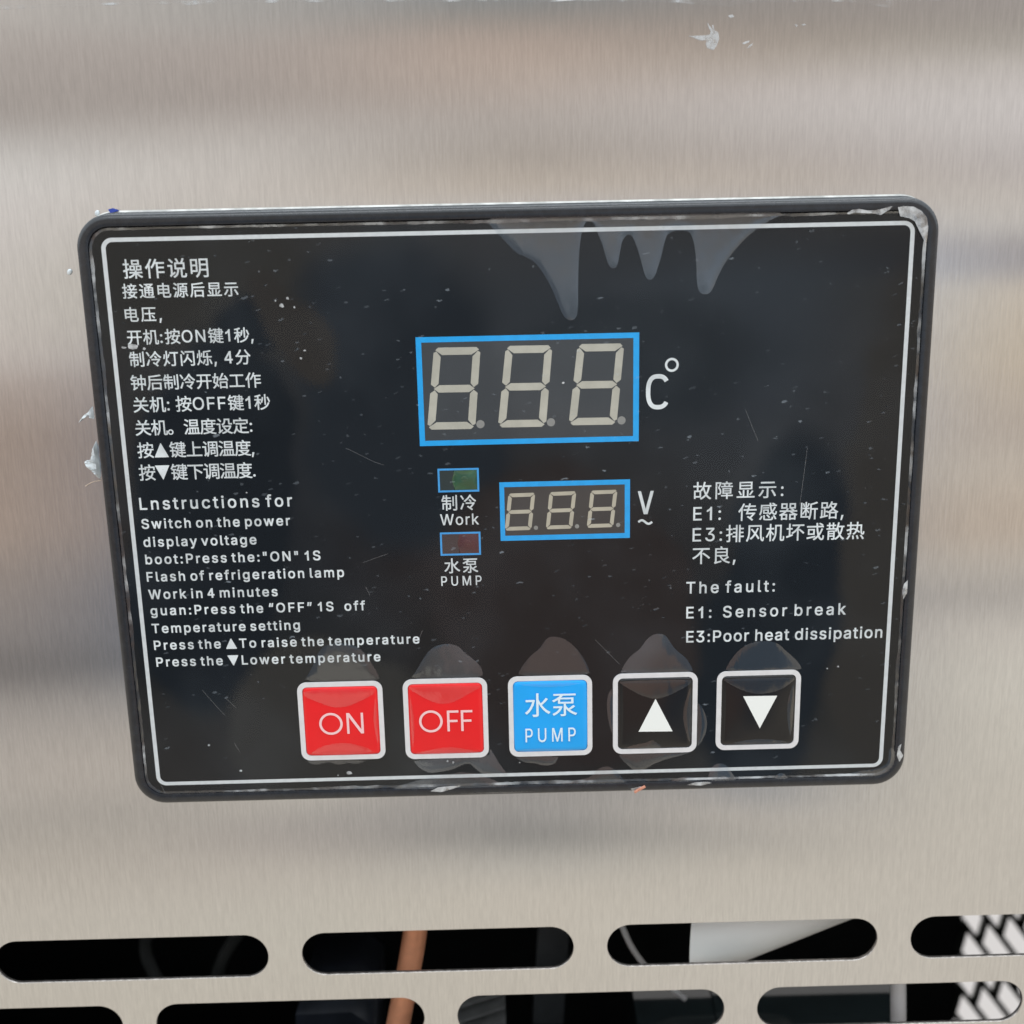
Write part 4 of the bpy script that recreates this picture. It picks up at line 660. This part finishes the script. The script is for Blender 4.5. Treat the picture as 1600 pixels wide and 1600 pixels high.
# displays
def display(name, fr, inn, digits, win_mat, seg_mat, frame_mat, thick):
    d = link(name, fill(name, [[(fr[0], fr[1]), (fr[2], fr[1]), (fr[2], fr[3]), (fr[0], fr[3])], [(inn[0], inn[1]), (inn[2], inn[1]), (inn[2], inn[3]), (inn[0], inn[3])]], INK), frame_mat, cp)
    link('window', fill('window', [[(inn[0], inn[1]), (inn[2], inn[1]), (inn[2], inn[3]), (inn[0], inn[3])]], -5.52), win_mat, d)
    for TL, TR, BR, BL, dot in digits:
        def bi(u, v):
            a = Vector(TL).lerp(Vector(TR), u); b = Vector(BL).lerp(Vector(BR), u); return tuple(a.lerp(b, v))
        W_ = (Vector(TR) - Vector(TL)).length; H_ = (Vector(TL) - Vector(BL)).length
        tx = thick / W_; tz = thick / H_; gp = 0.16 * thick; gx = gp / W_; gz = gp / H_
        polys = []
        c = 0.35
        def hseg(v0, v1, top):
            if top == 1: q = [(tx*c+gx*1.3, v0), (1-tx*c-gx*1.3, v0), (1-gx*.6-tx*.1, v0+tz*.35), (1-tx-gx, v1), (tx+gx, v1), (tx*.1+gx*.6, v0+tz*.35)]
            elif top == -1: q = [(tx+gx, v0), (1-tx-gx, v0), (1-tx*.1-gx*.6, v1-tz*.35), (1-tx*c-gx*1.3, v1), (tx*c+gx*1.3, v1), (tx*.1+gx*.6, v1-tz*.35)]
            else:
                vm = (v0+v1)/2; q = [(tx+gx*.8, v0), (1-tx-gx*.8, v0), (1-tx*.42, vm), (1-tx-gx*.8, v1), (tx+gx*.8, v1), (tx*.42, vm)]
            polys.append([bi(*p_) for p_ in q])
        hseg(0.0, tz, 1); hseg(0.5 - tz/2, 0.5 + tz/2, 0); hseg(1 - tz, 1.0, -1)
        def vseg(u0, u1, v0, v1, upper, left):
            # outer edge u0 side for left
            o_, i_ = (u0, u1) if left else (u1, u0)
            mid = o_ + (i_ - o_) * 0.55
            if upper: q = [(o_, v0 + tz*.55 + gz), (o_ + (i_-o_)*.35, v0 + tz*.35 + gz), (i_, v0 + tz + gz*1.6), (i_, v1 - tz*.5 - gz*1.2), (mid, v1 - gz*1.1), (o_, v1 - tz*.45 - gz)]
            else: q = [(o_, v0 + tz*.45 + gz), (mid, v0 + gz*1.1), (i_, v0 + tz*.5 + gz*1.2), (i_, v1 - tz - gz*1.6), (o_ + (i_-o_)*.35, v1 - tz*.35 - gz), (o_, v1 - tz*.55 - gz)]
            polys.append([bi(*p_) for p_ in q])
        for left, (u0, u1) in ((True, (0.0, tx)), (False, (1 - tx, 1.0))):
            vseg(u0, u1, 0.0, 0.5, True, left); vseg(u0, u1, 0.5, 1.0, False, left)
        link('digit', fill('digit', polys, INK), seg_mat, d)
        link('decimal_point', fill('decimal_point', [circle(dot[0], dot[1], 0.56 * thick)], INK), M['dot'], d)
    return d
display('temperature_display', BIG, BIGI, DB, M['window'], M['segment'], M['ink_blue'], 1.6)
display('voltage_display', SML, SMLI, DS, M['window_small'], M['segment_small'], M['ink_blue'], 0.86)

def indicator(name, b, dark, lens, cx):
    i_ = inset_rr(b, 0.42)
    q = lambda r: [(r[0], r[1]), (r[2], r[1]), (r[2], r[3]), (r[0], r[3])]
    d = link(name, fill(name, [q(b), q(i_)], INK), M['ink_blue_pale'], cp)
    link('window', fill('window', [q(i_)], -5.52), dark, d)
    # rounded lamp lens behind the window
    bm = bmesh.new(); x0, z0, x1, z1 = inset_rr(i_, 0.06); xa = x0 + (x1 - x0) * cx
    nu, nv = 16, 12; gr = []
    for a in range(nu + 1):
        rowv = []
        for c_ in range(nv + 1):
            u, v = a / nu, c_ / nv
            h = 0.18 * (1 - abs(2*u - 1)**3.0) * (1 - abs(2*v - 1)**2.4)
            xx = xa + (x1 - xa) * u; zz = z0 + (z1 - z0) * v
            if u == 0: xx += 0.9 * (2*v - 1)**2
            rowv.append(bm.verts.new((xx/1000, (-5.53 - h)/1000, zz/1000)))
        gr.append(rowv)
    for a in range(nu):
        for c_ in range(nv): bm.faces.new((gr[a][c_], gr[a+1][c_], gr[a+1][c_+1], gr[a][c_+1]))
    ln = link('lens', mesh_bm('lens', bm, True), lens, d)
    # the round lamp itself shows as a small bulge in the lens
    bm = bmesh.new(); lx, lz = xa + (x1 - xa) * 0.5, z0 + (z1 - z0) * 0.56; rr_ = []
    for a in range(9):
        th = math.pi / 2 * a / 8
        rr_.append([bm.verts.new(((lx + 1.0 * math.sin(th) * math.cos(2*math.pi*k/28))/1000, (-5.56 - 0.225 * math.cos(th))/1000, (lz + 0.75 * math.sin(th) * math.sin(2*math.pi*k/28))/1000)) for k in range(28)] if a else [bm.verts.new((lx/1000, -5.785/1000, lz/1000))])
    for k in range(28): bm.faces.new((rr_[0][0], rr_[1][k], rr_[1][(k+1) % 28]))
    for r0, r1 in zip(rr_[1:], rr_[2:]):
        for k in range(28): bm.faces.new((r0[k], r0[(k+1) % 28], r1[(k+1) % 28], r1[k]))
    bmesh.ops.recalc_face_normals(bm, faces=bm.faces)
    me = ln.data; bm.from_mesh(me); bm.to_mesh(me); bm.free()
    for p_ in me.polygons: p_.use_smooth = True
    return d
indicator('work_indicator', LG, M['lens_dark_green'], M['led_green'], 0.33)['label'] = 'green indicator window above the word Work'
indicator('pump_indicator', LR, M['lens_dark_red'], M['led_red'], 0.42)['label'] = 'dull red indicator window above the word PUMP'

# printed wording
polys = []
for i, (t_, x0, x1, zc, h) in enumerate(CN):
    H = 3.75 if i == 0 else 2.82 + 0.055 * i
    polys += set_line(t_, x0, x1, zc - H * 0.41, H * 0.84, H)
text_part('chinese_instructions', polys, cp, bold=0.035)
polys = []
for t_, x0, x1, zc, h in CNR: polys += set_line(t_, x0, x1, zc - 3.75 * 0.41, 3.0, 3.75)
text_part('chinese_fault_list', polys, cp, bold=0.03)
polys = []
for i, (t_, x0, x1, zb) in enumerate(EN): polys += set_line(t_, x0, x1, zb, 2.6 if i == 0 else 2.12, 2.0, 1.0)
text_part('english_instructions', polys, cp, bold=0.062)
polys = []
for t_, x0, x1, zb in ENR: polys += set_line(t_, x0, x1, zb, 2.66, 2.0, 0.97)
text_part('english_fault_list', polys, cp, bold=0.055)
def caption(name, jobs, bold, mat=None, y=INK):
    po = []
    for t_, b, kind, sxx in jobs:
        if kind == 'c': H = b[3] - b[1]; po += set_line(t_, b[0], b[2], b[1] + 0.10 * H, H * 0.8, H)
        else: po += set_line(t_, b[0], b[2], b[1], (b[3] - b[1]), 1.0, sxx)
    return text_part(name, po, cp if y == INK else None, mat, bold, y)
caption('work_caption', [('制冷', T_ZL, 'c', 1), ('Work', T_WORK, 'l', 0.95)], 0.03)
caption('pump_caption', [('水泵', T_SB, 'c', 1), ('PUMP', T_PUMP, 'l', 0.85)], 0.03)

# degree C: tall narrow C drawn as an open stroke with a ring at its shoulder
x0, z0, x1, z1 = T_TIL; zc = (z0 + z1) / 2
wave = stroke([(x0 + (x1 - x0) * i / 20, zc + 0.42 * math.sin(math.pi * 2 * i / 20) ) for i in range(21)], 0.5)
x0, z0, x1, z1 = T_V; xm = (x0 + x1) / 2
vee = [(x0, z1), (x0 + .72, z1), (xm, z0 + 1.15), (x1 - .72, z1), (x1, z1), (xm + .42, z0), (xm - .42, z0)]
text_part('volt_symbol', [vee, wave], cp)
x0, z0, x1, z1 = T_C; sw = 0.95; ax, az = (x1 - x0 - sw) / 2, (z1 - z0 - sw) / 2; cxx, czz = (x0 + x1) / 2, (z0 + z1) / 2
pc = []
for i in range(41):
    a = math.radians(38 + 284 * i / 40); ca, sa = math.cos(a), math.sin(a)
    pc.append((cxx + ax * math.copysign(abs(ca)**0.75, ca), czz + az * math.copysign(abs(sa)**0.8, sa)))
text_part('degree_celsius_symbol', [stroke(pc, sw), circle(*DEG, 1.5), circle(*DEG, 1.0)], cp)

# buttons
def dome(b, mat, h=0.9, n=22):
    x0, z0, x1, z1 = b; bm = bmesh.new(); gr = []
    r = 0.9
    for i in range(n + 1):
        rowv = []
        for j in range(n + 1):
            u = -math.cos(math.pi * i / n); v = -math.cos(math.pi * j / n)
            # squircle the corners
            k = 1 - 0.035 * (u * v) ** 6
            hh = h * min(1, 2.2 * (1 - u**6)) ** 0.5 * min(1, 2.2 * (1 - v**6)) ** 0.5 * (0.62 + 0.38 * (1 - u*u) * (1 - v*v))
            rowv.append(bm.verts.new((((x0+x1)/2 + u * k * (x1-x0)/2)/1000, (-5.57 - hh)/1000, ((z0+z1)/2 + v * k * (z1-z0)/2)/1000)))
        gr.append(rowv)
    for i in range(n):
        for j in range(n): bm.faces.new((gr[i][j], gr[i+1][j], gr[i+1][j+1], gr[i][j+1]))
    return mesh_bm('cap', bm, True)
names = ['on_button', 'off_button', 'pump_button', 'up_button', 'down_button']
blab = ['red button marked ON', 'red button marked OFF', 'blue button marked PUMP', 'black button with upward white triangle', 'black button with downward white triangle']
bmat = ['btn_red', 'btn_red', 'btn_blue', 'btn_black', 'btn_black']
btn = []
for nm, lb, mt, b in zip(names, blab, bmat, BTN):
    inn = inset_rr(b, 1.12)
    # raised rounded border
    fr = link(nm, fill(nm, [rrect(*b, 2.1, 7), rrect(*inn, 1.15, 7)], -5.98, depth=0.3, bevel=0.0), M['btn_frame'], cp)
    fr['label'] = lb
    link('cap', dome(inset_rr(inn, -0.12), M[mt]), M[mt], fr)
    btn.append(fr)
LEG = -6.52
def legend(parent, polys, mat, bold=0.0): link('legend', bold_fill('legend', polys, LEG, bold), mat, parent)
def ring(cx, cz, rx, rz, wd):
    return [[(cx + rx*math.cos(a*math.pi/20), cz + rz*math.sin(a*math.pi/20)) for a in range(40)], [(cx + (rx-wd)*math.cos(a*math.pi/20), cz + (rz-wd)*math.sin(a*math.pi/20)) for a in range(40)]]
sw = 0.56
x0, z0, x1, z1 = T_ON; h = z1 - z0
po = ring(x0 + h*.53, (z0+z1)/2, h*.53, h*.53, sw)
n0 = x0 + h*1.24
po.append([(n0, z0), (n0+sw, z0), (n0+sw, z1-h*.2), (x1-sw*1.2, z0), (x1, z0), (x1, z1), (x1-sw, z1), (x1-sw, z0+h*.2), (n0+sw*1.2, z1), (n0, z1)])
legend(btn[0], po, M['legend_pink'])
x0, z0, x1, z1 = T_OFF; h = z1 - z0
po = ring(x0 + h*.53, (z0+z1)/2, h*.53, h*.53, sw)
fw = h * 0.52
for n0 in (x0 + h*1.26, x1 - fw):
    po.append([(n0, z0), (n0+sw, z0), (n0+sw, z0+h*.44), (n0+fw*.9, z0+h*.44), (n0+fw*.9, z0+h*.44+sw), (n0+sw, z0+h*.44+sw), (n0+sw, z1-sw), (n0+fw, z1-sw), (n0+fw, z1), (n0, z1)])
legend(btn[1], po, M['legend_pink'])
b = T_BSB; H = b[3] - b[1]
po = set_line('水泵', b[0], b[2], b[1] + 0.10*H, H*.8, H) + set_line('PUMP', T_BP[0], T_BP[2], T_BP[1], T_BP[3] - T_BP[1], 1.0, 0.72)
legend(btn[2], po, M['legend_blue'], 0.03)
legend(btn[3], [TRI[0]], M['arrow']); legend(btn[4], [TRI[1]], M['arrow'])
# film bridging the pillow-shaped caps: crescents along the edges (unit square of the cap, u right, v down)
PATCH = {0: [[(0.02, 0.02), (0.98, 0.02), (0.97, 0.10), (0.78, 0.20), (0.62, 0.27), (0.48, 0.29), (0.35, 0.27), (0.18, 0.19), (0.03, 0.12)],
             [(0.98, 0.12), (0.985, 0.9), (0.95, 0.7), (0.93, 0.5), (0.95, 0.28)], [(0.06, 0.97), (0.12, 0.9), (0.3, 0.82), (0.55, 0.80), (0.8, 0.87), (0.94, 0.97)]],
         1: [[(0.02, 0.02), (0.98, 0.02), (0.98, 0.06), (0.82, 0.14), (0.65, 0.24), (0.5, 0.28), (0.36, 0.26), (0.18, 0.16), (0.03, 0.06)],
             [(0.02, 0.10), (0.055, 0.3), (0.075, 0.5), (0.06, 0.75), (0.03, 0.93)], [(0.03, 0.98), (0.25, 0.93), (0.5, 0.885), (0.72, 0.92), (0.97, 0.98)]],
         2: [[(0.03, 0.96), (0.3, 0.94), (0.6, 0.955), (0.96, 0.97), (0.9, 0.985), (0.1, 0.985)], [(0.04, 0.02), (0.96, 0.02), (0.8, 0.06), (0.5, 0.08), (0.2, 0.06)]],
         3: [[(0.02, 0.02), (0.98, 0.02), (0.97, 0.08), (0.88, 0.14), (0.72, 0.22), (0.58, 0.275), (0.47, 0.28), (0.36, 0.25), (0.2, 0.17), (0.03, 0.06)],
             [(0.98, 0.08), (0.92, 0.25), (0.87, 0.45), (0.88, 0.65), (0.93, 0.82), (0.98, 0.95)], [(0.05, 0.985), (0.2, 0.93), (0.38, 0.90), (0.45, 0.86), (0.52, 0.9), (0.6, 0.97), (0.5, 0.985)]],
         4: [[(0.02, 0.02), (0.98, 0.02), (0.97, 0.06), (0.9, 0.13), (0.76, 0.21), (0.6, 0.25), (0.45, 0.25), (0.3, 0.21), (0.15, 0.13), (0.03, 0.06)],
             [(0.98, 0.1), (0.93, 0.18), (0.88, 0.4), (0.9, 0.7), (0.96, 0.92)], [(0.1, 0.97), (0.3, 0.92), (0.55, 0.9), (0.8, 0.93), (0.95, 0.97)]]}
for i, sets in PATCH.items():
    x0, z0, x1, z1 = inset_rr(BTN[i], 1.15)
    for q in sets:
        pts = smooth_closed([(x0 + (x1 - x0) * u, z1 - (z1 - z0) * v) for u, v in q], 1)
        link('film_patch', puff('film_patch', pts, -6.49, 0.055), M['bubble_in'], btn[i])

# ------------------------------------------------------------------ bits lying on the steel and the controller
def flake(name, pts, y, thick, mat, smooth=0):
    return link(name, fill(name, [smooth_closed([tuple(q) for q in pts], smooth)], y, depth=thick), mat)
tag(flake('adhesive_smear', SMEAR, -0.12, 0.1, M['residue']), 'pale scraped adhesive smear on the steel above the controller', 'smear')
for i, q in enumerate(SMEAR2):
    tag(flake('adhesive_speck', q, -0.07, 0.05, M['residue']), 'tiny pale adhesive speck beside the larger smear on the steel', 'speck', 'adhesive specks')
ed = [tuple(q) for q in EDGE]
tag(flake('film_remnant', ed + [(130, 108.6), (60, 108.2), (0, 108.6), (-60, 108.7), (-110, 108.5)], -0.14, 0.1, M['remnant']), 'ragged white edge of peeled film along the top of the steel', 'film')
def blob(name, pts, y0, h, mat):
    me = fill(name, [smooth_closed([tuple(q) for q in pts], 1)], y0)
    bm = bmesh.new(); bm.from_mesh(me)
    bmesh.ops.triangulate(bm, faces=bm.faces); 
    r = bmesh.ops.extrude_face_region(bm, geom=bm.faces[:])
    vs = [v for v in r['geom'] if isinstance(v, bmesh.types.BMVert)]
    c = sum((v.co for v in vs), Vector()) / len(vs)
    for v in vs: v.co = c + (v.co - c) * 0.72; v.co.y = (y0 - h * random.uniform(0.6, 1.0)) / 1000
    bmesh.ops.recalc_face_normals(bm, faces=bm.faces)
    me2 = mesh_bm(name, bm, True, 70); bpy.data.meshes.remove(me)
    return link(name, me2, mat)
tag(blob('sealant_blob', BLOB1, -0.02, 0.8, M['sealant']), 'small stringy tail of pale sealant squeezed out at the left edge', 'sealant')
tag(blob('sealant_blob', BLOB2, -0.02, 1.6, M['sealant']), 'larger curled lump of pale sealant below the stringy one', 'sealant')
tag(tube('hair', [(a, -0.4, b) for a, b in HAIR], 0.08, M['hair'], n=8), 'thin curved hair sticking out below the sealant lump', 'hair')
def droplet(q, r, label):
    bm = bmesh.new(); bmesh.ops.create_uvsphere(bm, u_segments=16, v_segments=10, radius=r/1000)
    for v in bm.verts: v.co = Vector((v.co.x * 0.8 + v.co.z * 0.25, v.co.y * 0.5, v.co.z)) + Vector((q[0]/1000, -0.2*r/1000, q[1]/1000))
    tag(link('sealant_bead', mesh_bm('sealant_bead', bm, True), M['sealant']), label, 'sealant')
droplet(DROP[0], 0.65, 'tiny glossy sealant bead on the steel left of the controller')
droplet(DROP[1], 0.6, 'tiny pale sealant bead at the top left corner of the controller')
tag(flake('tape_scrap', TAPE, -1.2, 0.6, M['tape']), 'sliver of blue tape on the top left edge of the controller', 'tape')
q0, q1 = CHIP
tag(tube('copper_chip', [(q0[0], -6.25, q0[1]), ((q0[0]+q1[0])/2, -6.4, (q0[1]+q1[1])/2 + 0.1), (q1[0], -6.25, q1[1])], 0.36, M['copper_chip'], n=6), 'copper coloured shaving lying on the bottom rim of the controller', 'shaving')

# ------------------------------------------------------------------ behind the slots
tag(tube('copper_pipe', PIPE, 3.3, M['copper']), 'bare copper pipe running down behind the vent slots', 'pipe')
tag(tube('cable', CABLE, 0.9, M['grey_cable'], n=10), 'thin curved pale cable behind the vent slot', 'cable')
a, b = Vector(WP[0]), Vector(WP[1])
wp = tube('white_pipe', [a - (b - a) * .3, a.lerp(b, .5), b], 15.5, M['white_pvc'], n=48)
bm = bmesh.new(); bm.from_mesh(wp.data)
r = bmesh.ops.bisect_plane(bm, geom=bm.verts[:] + bm.edges[:] + bm.faces[:], plane_co=Vector(CUT) / 1000, plane_no=CUTN, clear_outer=True)
bmesh.ops.holes_fill(bm, edges=[e for e in bm.edges if e.is_boundary]); bm.to_mesh(wp.data); bm.free()
wp.data.set_sharp_from_angle(angle=0.8)
tag(wp, 'white plastic pipe end lying slanted behind the vent slot', 'pipe')
a, b = Vector(COMP[0]), Vector(COMP[1])
comp = tag(empty('compressor'), 'glossy black compressor cylinder deep behind the lower slots', 'compressor')
tube('shell', [a, a.lerp(b, .5), b], 27.0, M['black_paint'], comp, n=48)
tube('rim', [a.lerp(b, .30), a.lerp(b, .36)], 28.2, M['black_paint'], comp, n=48)
tag(tube('steel_rod', ROD, 2.1, M['rod'], n=16), 'pale upright rod right of the black compressor', 'rod')
bm = bmesh.new()
fa, fb = FIN
for k in range(4):
    z0 = fa[2] + 1 - 5.2 * k
    boxes(bm, fa[0] - 3, fa[1], z0, fb[0] + 3, fa[1] + 10, z0 + 1.3)
for v in bm.verts: v.co.z += (v.co.x - fa[0] / 1000) * 0.34
tag(link('condenser_fins', mesh_bm('condenser_fins', bm), M['fin']), 'stack of slanted metal condenser fins behind the lower slot', 'condenser')

def plate(name, q, yd, depth, mat, label, cat):
    me = fill(name, [[(a, c) for a, _, c in q]], yd, depth=depth)
    return tag(link(name, me, mat), label, cat)
plate('bracket', BRACKET, 80, 6, M['bracket'], 'dim grey upright bracket inside the middle upper vent slot', 'bracket')
plate('motor_housing', MOTOR, 55, 40, M['motor'], 'dark bluish motor housing with a flat top low behind the slot', 'motor')
for q, lb in zip(WIRES, ('dim grey wire slanting behind the leftmost upper vent slot, left of the other', 'dim grey wire slanting behind the leftmost upper vent slot, near its right end')):
    tag(tube('wire', q, 2.2, M['wire'], n=10), lb, 'wire', 'wires behind the left slot')
